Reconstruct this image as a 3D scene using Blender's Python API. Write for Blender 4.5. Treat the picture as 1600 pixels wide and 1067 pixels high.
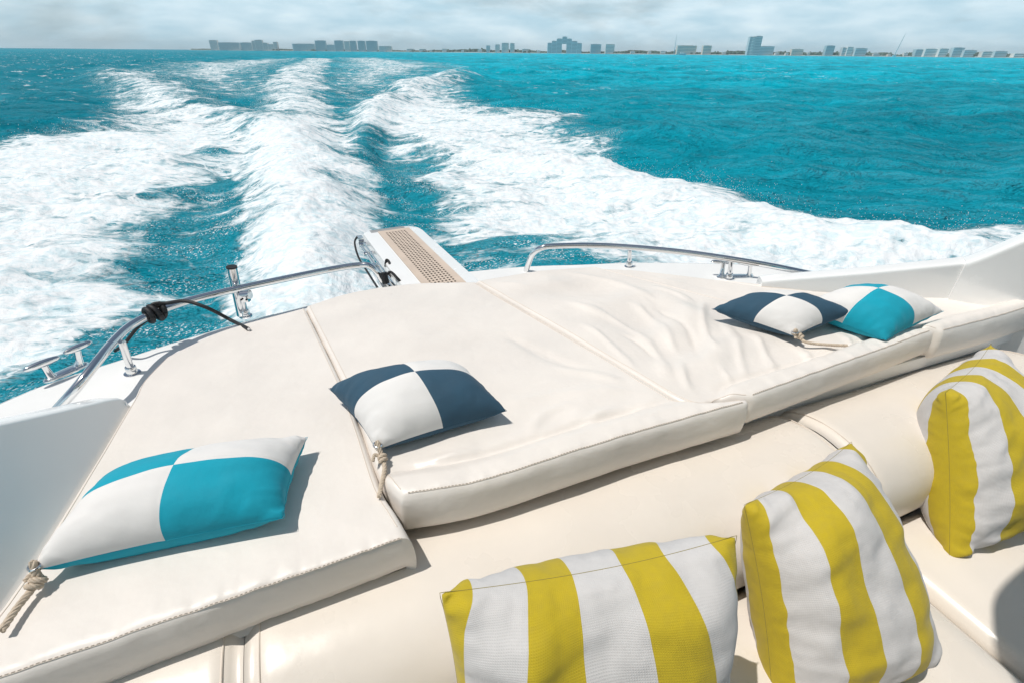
import bpy, math, random
import numpy as np
from mathutils import Vector, Matrix
for o in list(bpy.data.objects): bpy.data.objects.remove(o, do_unlink=True)
S = bpy.context.scene
COL = S.collection
R = math.radians
random.seed(7); RNG = np.random.default_rng(7)

# ------------------------------------------------------------------ camera, sky, sun, exposure
H = 2.8                                   # eye above the water
FPX, PW, PH = 755.0, 1600, 1067           # focal length in photo pixels (17 mm lens)
ROLL, HOR = math.atan(12/1300), 450.9     # horizon slope and distance above the centre
PITCH = math.atan(HOR*math.cos(ROLL)/FPX)
fwd = Vector((0, math.cos(PITCH), -math.sin(PITCH)))
r0, u0 = Vector((1,0,0)), Vector((0, math.sin(PITCH), math.cos(PITCH)))
cr = r0*math.cos(ROLL) + u0*math.sin(ROLL); cu = -r0*math.sin(ROLL) + u0*math.cos(ROLL)
cd = bpy.data.cameras.new('camera'); cam = bpy.data.objects.new('camera', cd); COL.objects.link(cam)
cd.sensor_width = 36; cd.lens = FPX/PW*36; cd.clip_start = .05; cd.clip_end = 80000
m = Matrix((cr, cu, -fwd)).transposed().to_4x4(); m.translation = Vector((0,0,H)); cam.matrix_world = m
S.camera = cam
SUN_AZ, SUN_EL = R(-101), R(69)          # compass angle from +y towards +x
sdir = Vector((math.sin(SUN_AZ)*math.cos(SUN_EL), math.cos(SUN_AZ)*math.cos(SUN_EL), math.sin(SUN_EL)))
sl = bpy.data.lights.new('sun', 'SUN'); sl.energy = 3.5; sl.angle = R(.5); sl.color = (1,.955,.89)
so = bpy.data.objects.new('sun', sl); COL.objects.link(so); so.rotation_euler = sdir.to_track_quat('Z','Y').to_euler()
S.view_settings.view_transform = 'Standard'; S.view_settings.look = 'None'
S.view_settings.exposure = -0.02; S.view_settings.gamma = 1
W = bpy.data.worlds.new('World'); S.world = W; W.use_nodes = True
def world():
    nt = W.node_tree; N = nt.nodes; L = nt.links; N.clear()
    out = N.new('ShaderNodeOutputWorld'); bg = N.new('ShaderNodeBackground'); bg.inputs[1].default_value = .05
    sky = N.new('ShaderNodeTexSky'); sky.sky_type = 'NISHITA'; sky.sun_disc = False
    sky.sun_elevation = SUN_EL; sky.sun_rotation = SUN_AZ; sky.air_density = 1.0; sky.dust_density = 1.2; sky.ozone_density = 2.0
    tc = N.new('ShaderNodeTexCoord'); mp = N.new('ShaderNodeMapping'); mp.inputs['Scale'].default_value = (1.7,1.7,6.5)
    mp.inputs['Location'].default_value = (.7,.2,.35)
    L.new(tc.outputs['Generated'], mp.inputs[0])
    n1 = N.new('ShaderNodeTexNoise'); n1.inputs['Scale'].default_value = 2.1; n1.inputs['Detail'].default_value = 9
    n1.inputs['Roughness'].default_value = .55; n1.inputs['Distortion'].default_value = .35; L.new(mp.outputs[0], n1.inputs[0])
    n2 = N.new('ShaderNodeTexNoise'); n2.inputs['Scale'].default_value = 6.2; n2.inputs['Detail'].default_value = 7; L.new(mp.outputs[0], n2.inputs[0])
    cr1 = N.new('ShaderNodeValToRGB'); e = cr1.color_ramp.elements
    e[0].position = .30; e[0].color = (0.55,0.55,0.55,1); e[1].position = .52; e[1].color = (1,1,1,1); L.new(n1.outputs[0], cr1.inputs[0])
    cr2 = N.new('ShaderNodeValToRGB'); e = cr2.color_ramp.elements                    # cloud tone: grey base to bright tops
    e[0].position = .36; e[0].color = (10.8,15.2,17.6,1); e[1].position = .70; e[1].color = (16.2,19.4,21.0,1); L.new(n2.outputs[0], cr2.inputs[0])
    mx = N.new('ShaderNodeMix'); mx.data_type = 'RGBA'; L.new(cr1.outputs[0], mx.inputs[0])
    mx.inputs[0].default_value = .5
    sp = N.new('ShaderNodeSeparateXYZ'); L.new(tc.outputs['Generated'], sp.inputs[0])     # the cloud bank sits low over the sea
    el = N.new('ShaderNodeMapRange'); L.new(sp.outputs[2], el.inputs[0]); el.inputs[1].default_value = .12; el.inputs[2].default_value = .45
    el.inputs[3].default_value = 1; el.inputs[4].default_value = .10
    ml = N.new('ShaderNodeMath'); ml.operation = 'MULTIPLY'; L.new(cr1.outputs[0], ml.inputs[0]); L.new(el.outputs[0], ml.inputs[1]); L.new(ml.outputs[0], mx.inputs[0])
    L.new(sky.outputs[0], mx.inputs[6]); L.new(cr2.outputs[0], mx.inputs[7])
    L.new(mx.outputs[2], bg.inputs[0]); L.new(bg.outputs[0], out.inputs[0])
world()

# ------------------------------------------------------------------ photogrammetry: a photo pixel to the point at height z
def ray(px, py):
    return fwd*FPX + cr*(px-PW/2) - cu*(py-PH/2)
def P(px, py, z):
    d = ray(px, py); k = (z-H)/d.z
    return Vector((d.x*k, d.y*k, z))
AX = R(-22)                                # the boat's aft direction
av = Vector((math.sin(AX), math.cos(AX), 0)); tv = Vector((math.cos(AX), -math.sin(AX), 0))
def B(t, s, z): return tv*t + av*s + Vector((0,0,z))
PAD, DECK, SEAT = 1.83, 1.725, 1.42

# ------------------------------------------------------------------ helpers
ORI = {}
def tag(o, label=None, cat=None, group=None, kind=None):
    if label: o['label'] = label
    if cat: o['category'] = cat
    if group: o['group'] = group
    if kind: o['kind'] = kind
    return o
def empty(name, loc, label=None, cat=None, group=None):
    o = bpy.data.objects.new(name, None); COL.objects.link(o); o.location = loc; o.empty_display_size = .2
    ORI[o] = Vector(loc); return tag(o, label, cat, group)
def place(o, me_origin, parent):
    ORI[o] = Vector(me_origin)
    if parent is not None:
        o.parent = parent; o.location = ORI[o] - ORI[parent]
    else: o.location = ORI[o]
def obj(name, V, F, mats, parent=None, smooth=True, mi=None, origin=None):
    V = np.array([tuple(v) for v in V], float) if not isinstance(V, np.ndarray) else V
    org = Vector(origin) if origin is not None else Vector(((V[:,0].min()+V[:,0].max())/2, (V[:,1].min()+V[:,1].max())/2, V[:,2].min()))
    V = V - np.array(org)
    me = bpy.data.meshes.new(name); me.from_pydata(V.tolist(), [], [list(map(int,f)) for f in F]); me.update()
    if not isinstance(mats, (list,tuple)): mats = [mats]
    for m_ in mats: me.materials.append(m_)
    if mi is not None: me.polygons.foreach_set('material_index', mi)
    if smooth: me.polygons.foreach_set('use_smooth', [True]*len(me.polygons))
    o = bpy.data.objects.new(name, me); COL.objects.link(o); place(o, org, parent)
    return o
class MB:
    def __init__(s): s.V = []; s.F = []
    def add(s, V, F):
        b = len(s.V); s.V += [tuple(v) for v in V]; s.F += [[i+b for i in f] for f in F]; return s
    def box(s, c, hx, hy, hz, ax=(1,0,0), ay=(0,1,0), az=(0,0,1)):
        c, ax, ay, az = map(Vector, (c, ax, ay, az))
        V = [c+ax*hx*i+ay*hy*j+az*hz*k for k in (-1,1) for j in (-1,1) for i in (-1,1)]
        return s.add(V, [(0,2,3,1),(4,5,7,6),(0,1,5,4),(2,6,7,3),(0,4,6,2),(1,3,7,5)])
    def tube(s, pts, rad, n=12, cap=True):
        pts = [Vector(p) for p in pts]; m_ = len(pts)
        rr = rad if isinstance(rad, (list,tuple)) else [rad]*m_
        T = [(pts[min(i+1,m_-1)]-pts[max(i-1,0)]).normalized() for i in range(m_)]
        u = T[0].orthogonal().normalized(); V = []
        for i in range(m_):
            u = (u - T[i]*u.dot(T[i])).normalized(); w = T[i].cross(u)
            V += [pts[i]+(u*math.cos(2*math.pi*k/n)+w*math.sin(2*math.pi*k/n))*rr[i] for k in range(n)]
        F = [(i*n+k, i*n+(k+1)%n, (i+1)*n+(k+1)%n, (i+1)*n+k) for i in range(m_-1) for k in range(n)]
        if cap: F += [list(range(n))[::-1], list(range((m_-1)*n, m_*n))]
        return s.add(V, F)
    def build(s, name, mat, parent=None, smooth=True, bevel=0):
        o = obj(name, s.V, s.F, mat, parent, smooth)
        if bevel:
            b = o.modifiers.new('bevel','BEVEL'); b.width = bevel; b.segments = 2; b.limit_method = 'ANGLE'
        if smooth:
            try: o.data.set_sharp_from_angle(angle=R(40))
            except Exception: pass
        return o
def spline(pts, n=8, closed=False):
    pts = [Vector(p) for p in pts]; out = []; m_ = len(pts)
    for i in range(m_-1):
        p0 = pts[max(i-1,0)]; p1 = pts[i]; p2 = pts[i+1]; p3 = pts[min(i+2,m_-1)]
        for k in range(n):
            t = k/n
            out.append(.5*((2*p1)+(p2-p0)*t+(2*p0-5*p1+4*p2-p3)*t*t+(3*p1-p0-3*p2+p3)*t**3))
    out.append(pts[-1]); return out
def resample(pts, n):
    a = np.array([tuple(p) for p in pts], float); d = np.r_[0, np.cumsum(np.linalg.norm(np.diff(a,axis=0),axis=1))]
    q = np.linspace(0, d[-1], n); return np.stack([np.interp(q, d, a[:,k]) for k in range(a.shape[1])], 1)
def sstep(a, b, x): t = np.clip((x-a)/(b-a), 0, 1); return t*t*(3-2*t)
def vnoise(x, y, seed=0):
    xi = np.floor(x).astype(np.int64); yi = np.floor(y).astype(np.int64); fx = x-xi; fy = y-yi
    def h(a, b):
        n = (a*374761393 + b*668265263 + seed*974634777) & 0xffffffff
        n = ((n ^ (n >> 13))*1274126177) & 0xffffffff; n = n ^ (n >> 16)
        return (n & 0xffff)/65535.0
    u = fx*fx*fx*(fx*(fx*6-15)+10); v = fy*fy*fy*(fy*(fy*6-15)+10)
    return (h(xi,yi)*(1-u)+h(xi+1,yi)*u)*(1-v)+(h(xi,yi+1)*(1-u)+h(xi+1,yi+1)*u)*v
def fbm(x, y, oct=4, seed=0, gain=.5):
    s = 0; a = 1; t = 0
    for k in range(oct):
        s = s + a*vnoise(x*2**k+k*17.3, y*2**k-k*9.1, seed+k); t += a; a *= gain
    return s/t
def seg_dist(X, Y, pts):
    d = np.full(X.shape, 1e9)
    for (x0,y0),(x1,y1) in zip(pts[:-1], pts[1:]):
        dx, dy = x1-x0, y1-y0; L2 = dx*dx+dy*dy+1e-12
        t = np.clip(((X-x0)*dx+(Y-y0)*dy)/L2, 0, 1)
        d = np.minimum(d, np.hypot(X-x0-t*dx, Y-y0-t*dy))
    return d
def inside(X, Y, pts):
    c = np.zeros(X.shape, bool); n = len(pts)
    for i in range(n):
        x0,y0 = pts[i]; x1,y1 = pts[(i+1)%n]
        if y0 == y1: continue
        c ^= ((y0 > Y) != (y1 > Y)) & (X < (x1-x0)*(Y-y0)/(y1-y0)+x0)
    return c

# ------------------------------------------------------------------ materials
def mat(name, col, rough=.5, metal=0, bump=None, var=None, coat=0, spec=.5, sheen=0, ior=None, sss=0):
    """bump: list of (scale, strength, distance) noises; var: (scale, amount) albedo mottling"""
    m_ = bpy.data.materials.new(name); m_.use_nodes = True; nt = m_.node_tree; N = nt.nodes; L = nt.links
    b = N['Principled BSDF']; b.inputs['Base Color'].default_value = (*col,1); b.inputs['Roughness'].default_value = rough
    b.inputs['Metallic'].default_value = metal; b.inputs['Coat Weight'].default_value = coat; b.inputs['Specular IOR Level'].default_value = spec
    b.inputs['Coat Roughness'].default_value = .08; b.inputs['Sheen Weight'].default_value = sheen
    if ior: b.inputs['IOR'].default_value = ior
    if sss: b.inputs['Subsurface Weight'].default_value = sss; b.inputs['Subsurface Radius'].default_value = (.01,.01,.01)
    tc = N.new('ShaderNodeTexCoord')
    if var:
        n = N.new('ShaderNodeTexNoise'); n.inputs['Scale'].default_value = var[0]; n.inputs['Detail'].default_value = 5; L.new(tc.outputs['Object'], n.inputs[0])
        mr = N.new('ShaderNodeMapRange'); mr.inputs[1].default_value = .3; mr.inputs[2].default_value = .7
        mr.inputs[3].default_value = 1-var[1]; mr.inputs[4].default_value = 1+var[1]*.4; L.new(n.outputs[0], mr.inputs[0])
        vm = N.new('ShaderNodeVectorMath'); vm.operation = 'SCALE'; vm.inputs[0].default_value = col; L.new(mr.outputs[0], vm.inputs['Scale'])
        L.new(vm.outputs[0], b.inputs['Base Color'])
        mr2 = N.new('ShaderNodeMapRange'); mr2.inputs[1].default_value = .3; mr2.inputs[2].default_value = .7
        mr2.inputs[3].default_value = max(rough-.08,0.02); mr2.inputs[4].default_value = rough+.08; L.new(n.outputs[0], mr2.inputs[0]); L.new(mr2.outputs[0], b.inputs['Roughness'])
    prev = None
    for sc, st, di in (bump or []):
        n = N.new('ShaderNodeTexNoise'); n.inputs['Scale'].default_value = sc; n.inputs['Detail'].default_value = 3; L.new(tc.outputs['Object'], n.inputs[0])
        bp = N.new('ShaderNodeBump'); bp.inputs['Strength'].default_value = st; bp.inputs['Distance'].default_value = di
        L.new(n.outputs[0], bp.inputs['Height'])
        if prev: L.new(prev.outputs[0], bp.inputs['Normal'])
        prev = bp
    if prev: L.new(prev.outputs[0], b.inputs['Normal'])
    return m_
def weave(m_, scale=420, strength=.2, dist=.0004):
    nt = m_.node_tree; N = nt.nodes; L = nt.links; b = N['Principled BSDF']
    tc = N.new('ShaderNodeUVMap'); hs = []
    for ax in (0,1):
        w = N.new('ShaderNodeTexWave'); w.wave_type = 'BANDS'; w.bands_direction = 'XY'[ax]; w.inputs['Scale'].default_value = scale/7
        w.inputs['Distortion'].default_value = .6; w.inputs['Detail'].default_value = 1; L.new(tc.outputs[0], w.inputs[0]); hs.append(w)
    a = N.new('ShaderNodeMath'); a.operation = 'MULTIPLY'; L.new(hs[0].outputs['Fac'], a.inputs[0]); L.new(hs[1].outputs['Fac'], a.inputs[1])
    bp = N.new('ShaderNodeBump'); bp.inputs['Strength'].default_value = strength; bp.inputs['Distance'].default_value = dist
    L.new(a.outputs[0], bp.inputs['Height'])
    if b.inputs['Normal'].is_linked: L.new(b.inputs['Normal'].links[0].from_socket, bp.inputs['Normal'])
    L.new(bp.outputs[0], b.inputs['Normal']); return m_
M = dict(
    vinyl = mat('cream_vinyl', (.785,.733,.68), .40, bump=[(9,.3,.02),(30,.16,.006),(260,.12,.0008)], var=(4,.06), spec=.4),
    vinyl2 = mat('cream_sofa_vinyl', (.755,.69,.615), .3, bump=[(7,.14,.02),(300,.1,.0008)], var=(4,.04), spec=.5),
    seam = mat('seam_thread', (.42,.36,.30), .8),
    piping = mat('cream_piping', (.70,.62,.54), .45, bump=[(60,.2,.002)]),
    gel = mat('white_gelcoat', (.88,.88,.87), .22, bump=[(3,.04,.01)], var=(5,.02), coat=.5),
    gel2 = mat('white_deck', (.80,.80,.79), .45, bump=[(500,.2,.0006)], var=(5,.03)),
    chrome = mat('stainless', (.82,.82,.82), .07, 1, bump=[(30,.02,.002)], var=(14,.03)),
    smoke = mat('smoked_glass', (.02,.024,.028), .05, spec=.6),
    grip = mat('grip_strip', (.30,.32,.34), .6),
    olive = mat('olive_thread', (.26,.21,.05), .9),
    black = mat('black_rubber', (.012,.012,.014), .6, bump=[(180,.5,.002)]),
    dark = mat('dark_void', (.02,.02,.02), .8),
    teak = mat('synthetic_teak', (.62,.51,.42), .6, bump=[(120,.2,.001)], var=(9,.08)),
    rope = mat('cotton_rope', (.60,.50,.39), .9, bump=[(400,.6,.001)], var=(90,.2)),
    turq = weave(mat('turquoise_cotton', (.0,.33,.45), .85, bump=[(14,.35,.012)], var=(12,.05), sheen=.03)),
    navy = weave(mat('navy_cotton', (.028,.080,.130), .85, bump=[(14,.35,.012)], var=(12,.10), sheen=.03)),
    white = weave(mat('white_cotton', (.76,.74,.72), .9, bump=[(14,.25,.01)], var=(12,.03), sheen=.1)),
    yellow = weave(mat('yellow_canvas', (.50,.375,.014), .85, bump=[(14,.3,.01)], var=(60,.06), sheen=.1), 300, .5, .0008),
    canvas = weave(mat('white_canvas', (.60,.58,.57), .9, bump=[(14,.3,.01)], var=(60,.04), sheen=.1), 300, .5, .0008),
)

# ------------------------------------------------------------------ sea with the wake
def wpts(l, z=.2): return [tuple(P(x, y, z)[:2]) for x, y in l]
FOAM = [ # outlines of white water on the sea, (density, outline, height)
 (1.0, .30, [(170,106),(155,120),(192,150),(158,166),(212,180),(155,196),(65,206),(0,215),(-300,228),(-300,620),(0,546),(28,526),(56,492),(96,466),(146,458),(174,445),(197,430),(240,414),(220,400),(175,372),(228,362),(200,352),(186,334),(240,316),(270,300),(320,275),(345,254),(330,228),(400,215),(430,190),(325,152),(260,133),(210,114)]),
 (1.0, .35, [(482,93),(428,118),(416,150),(408,185),(330,222),(352,256),(376,280),(386,320),(370,358),(350,385),(350,412),(380,480),(400,560),(640,560),(605,440),(560,380),(594,345),(596,302),(576,262),(556,222),(556,196),(522,176),(500,146),(492,116),(518,93)]),
 (1.0, .30, [(738,106),(714,117),(720,144),(794,164),(780,176),(908,176),(886,199),(934,205),(950,225),(1045,247),(1115,258),(1175,285),(1250,306),(1300,314),(1350,325),(1420,333),(1500,337),(1600,328),(1900,296),(1900,620),(1300,560),(1100,450),(985,418),(905,384),(835,358),(846,343),(700,346),(662,332),(694,290),(640,262),(690,238),(668,222),(620,222),(600,196),(552,202),(520,190),(552,166),(600,140),(650,124),(700,114)]),
 (.51, .1, [(195,114),(262,99),(330,96),(450,92),(482,93),(428,118),(416,160),(325,152),(260,133)]),
 (.51, .1, [(520,92),(580,90),(640,95),(722,104),(650,124),(600,140),(552,166),(510,160),(496,120)]),
 (.46, .1, [(556,205),(600,190),(668,222),(690,238),(640,262),(694,285),(640,290),(590,262)]),
 (.34, .0, [(330,228),(352,256),(376,280),(386,320),(370,358),(350,390),(345,480),(230,480),(200,430),(240,414),(220,400),(228,362),(240,316),(320,275)]),
 (.24, .0, [(250,414),(350,400),(380,480),(400,560),(380,700),(-200,700),(0,552),(60,496),(150,462)]),
 (.30, .0, [(596,300),(600,262),(694,290),(662,332),(700,346),(846,343),(835,358),(905,384),(985,418),(900,440),(700,440),(594,345)]),
]
RIDGE = [ # crest lines (px), heights, widths
 ([(500,93),(455,120),(458,170),(462,250),(470,330),(480,450)], [.5,.5,.55,.55,.45,.3], [5,3.5,1.6,1.2,.95,.8]),
 ([(165,111),(215,122),(300,150),(395,190),(435,225)], [1.0,.9,.55,.35,.2], [3.5,3,1.8,1.1,.7]),
 ([(732,110),(690,120),(640,134),(590,165),(563,205),(575,240)], [1.1,.9,.7,.55,.45,.2], [3,2.6,1.8,1.1,.55,.5]),
 ([(0,300),(120,270),(260,245),(340,232)], [.2,.25,.3,.3], [1.2,1.2,1.1,.8]),
 ([(700,215),(850,240),(1050,290),(1250,345),(1500,380)], [.3,.35,.35,.35,.3], [1.8,1.6,1.3,1.0,.7]),
 ([(380,260),(340,300),(300,350),(290,430)], [-.1,-.22,-.25,-.2], [.7,.9,1.1,1.0]),
 ([(590,230),(620,270),(640,310),(680,380)], [-.15,-.25,-.25,-.15], [.6,.8,.9,.8]),
]
def sea():
    a = np.concatenate([np.linspace(-180,-64,60)[:-1], np.linspace(-64,62,1150), np.linspace(62,180,60)[1:-1]])
    r = [1.2]
    while r[-1] < 45: r.append(r[-1]*1.0052)
    while r[-1] < 600: r.append(r[-1]*1.0075)
    while r[-1] < 12500: r.append(r[-1]*1.03)
    r = np.array(r); na, nr = len(a), len(r)
    RR, A = np.meshgrid(r, np.radians(a), indexing='ij')
    X = RR*np.sin(A); Y = RR*np.cos(A)
    # ambient sea
    Z = np.zeros_like(X); rg = np.random.default_rng(3)
    for i in range(34):
        lam = 1.1*1.13**i if i < 26 else rg.uniform(6,18); th = R(rg.uniform(-75,40)+200); k = 2*math.pi/lam
        amp = .026*lam**.70 if i < 26 else .07
        fade = sstep(6, 3, RR*.0075/lam*6)
        ph = k*(X*math.sin(th)+Y*math.cos(th))+rg.uniform(0,6.28)
        w = np.sin(ph + .55*np.sin(ph)); Z += amp*.5*w*fade
    patch = .55+.9*fbm(X/14, Y/9, 3, 5)
    Z *= patch
    near = RR < 320; Xn, Yn = X[near], Y[near]; rn = RR[near]
    hz = np.zeros_like(Xn)
    for pts, hs, ws in RIDGE:
        q = [P(x,y,max(h,0)*.8)[:2] for (x,y),h in zip(pts,hs)]
        best = np.full(Xn.shape, 1e9); hh = np.zeros_like(Xn); ww = np.ones_like(Xn)
        for i in range(len(q)-1):
            (x0,y0),(x1,y1) = q[i], q[i+1]; dx, dy = x1-x0, y1-y0
            t = np.clip(((Xn-x0)*dx+(Yn-y0)*dy)/(dx*dx+dy*dy), 0, 1); d = np.hypot(Xn-x0-t*dx, Yn-y0-t*dy)
            mk = d < best; best[mk] = d[mk]; hh[mk] = (hs[i]+(hs[i+1]-hs[i])*t)[mk]; ww[mk] = (ws[i]+(ws[i+1]-ws[i])*t)[mk]
        hz += hh*np.exp(-(best/ww)**2)
    foam = np.zeros_like(Xn)
    # outline wobble: ragged fingers whose size grows with distance from the stern
    sc = np.clip(rn/9, .5, 12)
    tt = Xn*tv.x+Yn*tv.y; ss = Xn*av.x+Yn*av.y
    wob = (fbm(tt/1.9, ss/.55, 5, 11, .6)-.5)*1.7 + (fbm(tt/6, ss/2.2, 3, 21)-.5)*1.6
    streak = .6*fbm(tt/3.2, ss/.75, 5, 51, .6)+.4*fbm(tt/1.1+3, ss/.34, 4, 57, .6)+.10*(fbm(tt/9,ss/5,2,61)-.5)
    for dens, z, pl in FOAM:
        q = wpts(pl, z); d = seg_dist(Xn, Yn, q+[q[0]]); ins = inside(Xn, Yn, q); sd = np.where(ins, d, -d)
        w = 1.0*sc if dens == 1 else .8*sc
        f = np.clip(.5+(sd+wob*.42*np.sqrt(sc))/w*.5*np.where(sd>0,1,2.6), 0, 1)*dens
        if dens == 1 and z < .34: f = f*np.clip(.62+1.0*(streak-.30), .55, 1.0)
        if dens == 1 and z > .34: f = f*np.clip(.85+.8*(streak-.35), .74, 1.0)
        foam = np.maximum(foam, f)
    lump = (fbm(Xn*1.1, Yn*1.1, 5, 31, .55)-.45)*.34 + (fbm(Xn*5, Yn*5, 3, 37, .6)-.5)*.07
    hz += sstep(.45,1,foam)*lump*np.clip(1.1-rn/160,.3,1)
    Z[near] = Z[near]*(1-.45*sstep(.3,1,foam)) + hz*sstep(320,200,rn)
    Fm = np.zeros_like(X); Fm[near] = foam
    # white caps further out
    V = np.stack([X.ravel(), Y.ravel(), Z.ravel()], 1).astype(np.float32)
    i, j = np.meshgrid(np.arange(nr-1), np.arange(na), indexing='ij'); j2 = (j+1) % na
    Fc = np.stack([i*na+j, (i+1)*na+j, (i+1)*na+j2, i*na+j2], -1).reshape(-1,4)[:, ::-1]
    me = bpy.data.meshes.new('sea'); me.vertices.add(len(V)); me.vertices.foreach_set('co', V.ravel())
    me.loops.add(Fc.size); me.loops.foreach_set('vertex_index', Fc.ravel().astype(np.int32))
    me.polygons.add(len(Fc)); me.polygons.foreach_set('loop_start', np.arange(0, Fc.size, 4, dtype=np.int32))
    me.update(calc_edges=True); me.polygons.foreach_set('use_smooth', np.ones(len(Fc), bool))
    at = me.attributes.new('foam', 'FLOAT', 'POINT'); at.data.foreach_set('value', Fm.ravel().astype(np.float32))
    # the hole under the hull
    c = bpy.data.objects.new('sea', me); COL.objects.link(c); ORI[c] = Vector((0,0,0))
    tag(c, kind='structure')
    m_ = bpy.data.materials.new('sea_water'); m_.use_nodes = True; nt = m_.node_tree; N = nt.nodes; L = nt.links; N.clear()
    out = N.new('ShaderNodeOutputMaterial'); tc = N.new('ShaderNodeTexCoord')
    def noise(scale, detail, rough=.55, sx=1, sy=1, dist=0, rot=0):
        mp = N.new('ShaderNodeMapping'); mp.inputs['Scale'].default_value = (sx,sy,1); mp.inputs['Rotation'].default_value = (0,0,rot)
        L.new(tc.outputs['Object'], mp.inputs[0]); n = N.new('ShaderNodeTexNoise'); n.inputs['Scale'].default_value = scale
        n.inputs['Detail'].default_value = detail; n.inputs['Roughness'].default_value = rough; n.inputs['Distortion'].default_value = dist
        L.new(mp.outputs[0], n.inputs[0]); return n.outputs[0]
    def mth(op, a, b=None, c_=None, clamp=False):
        n = N.new('ShaderNodeMath'); n.operation = op; n.use_clamp = clamp
        for k, v in enumerate((a,b,c_)):
            if v is None: continue
            if isinstance(v, (int,float)): n.inputs[k].default_value = v
            else: L.new(v, n.inputs[k])
        return n.outputs[0]
    def mrange(v, a, b, c_=0, d=1, smooth=True):
        n = N.new('ShaderNodeMapRange'); n.interpolation_type = 'SMOOTHSTEP' if smooth else 'LINEAR'
        L.new(v, n.inputs[0]); n.inputs[1].default_value = a; n.inputs[2].default_value = b; n.inputs[3].default_value = c_; n.inputs[4].default_value = d
        return n.outputs[0]
    def mixc(f, a, b):
        n = N.new('ShaderNodeMix'); n.data_type = 'RGBA'; L.new(f, n.inputs[0])
        for k, v in ((6,a),(7,b)):
            if isinstance(v, tuple): n.inputs[k].default_value = (*v,1)
            else: L.new(v, n.inputs[k])
        return n.outputs[2]
    sep = N.new('ShaderNodeSeparateXYZ'); L.new(tc.outputs['Object'], sep.inputs[0])
    att = N.new('ShaderNodeAttribute'); att.attribute_name = 'foam'
    # water colour: deep teal off the left, bright turquoise sand shallows off the right
    shal_view = mth('ADD', mrange(mth('DIVIDE', sep.outputs[0], mth('ADD', mth('ABSOLUTE', sep.outputs[1]), 12)), -.62, .08), mrange(noise(.012,3), .35,.65,-.15,.15))
    shal_view = mth('MULTIPLY', shal_view, mrange(sep.outputs[1], 4, 95, .28, 1))  # darker towards the boat: view-angle falloff painted into the water colour
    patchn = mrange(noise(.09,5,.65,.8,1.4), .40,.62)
    wc = mixc(mth('MINIMUM', mth('MAXIMUM', shal_view, 0), 1), (.008,.265,.36), (.0,.55,.72))
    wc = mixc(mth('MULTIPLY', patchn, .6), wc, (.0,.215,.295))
    # aerated water round the wake is milkier
    wc = mixc(mth('MULTIPLY', mrange(att.outputs['Fac'], .05,.6), .45), wc, (.08,.33,.40))
    wd = N.new('ShaderNodeBsdfDiffuse'); L.new(wc, wd.inputs[0]); wg = N.new('ShaderNodeBsdfGlossy'); wg.inputs['Roughness'].default_value = .07; wg.inputs[0].default_value = (1,1,1,1)
    wf = N.new('ShaderNodeFresnel'); wf.inputs[0].default_value = 1.33; wm = N.new('ShaderNodeMixShader'); L.new(mth('MULTIPLY', wf.outputs[0], .30), wm.inputs[0]); L.new(wd.outputs[0], wm.inputs[1]); L.new(wg.outputs[0], wm.inputs[2])
    # ripples
    def bump(h, st, di, nrm=None):
        n = N.new('ShaderNodeBump'); n.inputs['Strength'].default_value = st; n.inputs['Distance'].default_value = di; L.new(h, n.inputs['Height'])
        if nrm: L.new(nrm, n.inputs['Normal'])
        return n.outputs[0]
    b1 = bump(noise(.45,5,.6,1,1.9,.8), 1.0, 1.2)
    b2 = bump(noise(2.6,4,.65,1,1.6,.5,.4), .9, .19, b1)
    b3 = bump(noise(11,4,.7,1,1.4,.3,-.3), .9, .055, b2)
    [L.new(b3, q.inputs['Normal']) for q in (wd, wg, wf)]
    foamb = N.new('ShaderNodeBsdfPrincipled')
    fn = noise(1.1,8,.62,1,1.15,.8,.2); fn2 = noise(4.4,7,.66,.85,1.25,1.0,.2); fn3 = noise(.35,4,.6,1,1.3,.5)
    fcol = mixc(mrange(fn2,.34,.60), (.64,.77,.81), (.86,.875,.885)); L.new(fcol, foamb.inputs['Base Color'])
    foamb.inputs['Roughness'].default_value = .7; foamb.inputs['Specular IOR Level'].default_value = .3
    fb = bump(fn, .6, .2); fb2 = bump(noise(4.2,5,.6,1,1,.6), .45, .06, fb); fb3 = bump(noise(24,4,.7), .4, .012, fb2); L.new(fb3, foamb.inputs['Normal'])
    nn = mth('ADD', mth('ADD', mth('MULTIPLY', fn, .5), mth('MULTIPLY', fn2, .45)), mth('MULTIPLY', fn3, .25))
    # streaks drawn out sideways by the passing hull
    fs = noise(1.1,6,.62,.28,1.9,.7,-AX)
    nn = mth('ADD', mth('MULTIPLY', nn, .66), mth('MULTIPLY', fs, .44))
    mask = mrange(mth('ADD', att.outputs['Fac'], mth('MULTIPLY', mth('SUBTRACT', nn, .62), 2.8)), .32, .80)
    mask = mth('MULTIPLY', mask, mrange(att.outputs['Fac'], .02, .2))
    # lace: a net of foam threads round clear cells where the white water thins out
    def lace(scale, seedrot):
        mp = N.new('ShaderNodeMapping'); mp.inputs['Rotation'].default_value = (0,0,seedrot); mp.inputs['Scale'].default_value = (.6,1.25,1); L.new(tc.outputs['Object'], mp.inputs[0])
        nz = N.new('ShaderNodeTexNoise'); nz.inputs['Scale'].default_value = scale*.9; nz.inputs['Detail'].default_value = 4; L.new(mp.outputs[0], nz.inputs[0])
        va = N.new('ShaderNodeVectorMath'); va.operation = 'MULTIPLY_ADD'; L.new(nz.outputs['Color'], va.inputs[0]); va.inputs[1].default_value = (1.3/scale,)*3; L.new(mp.outputs[0], va.inputs[2])
        vo = N.new('ShaderNodeTexVoronoi'); vo.feature = 'DISTANCE_TO_EDGE'; vo.inputs['Scale'].default_value = scale; L.new(va.outputs[0], vo.inputs['Vector'])
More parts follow.
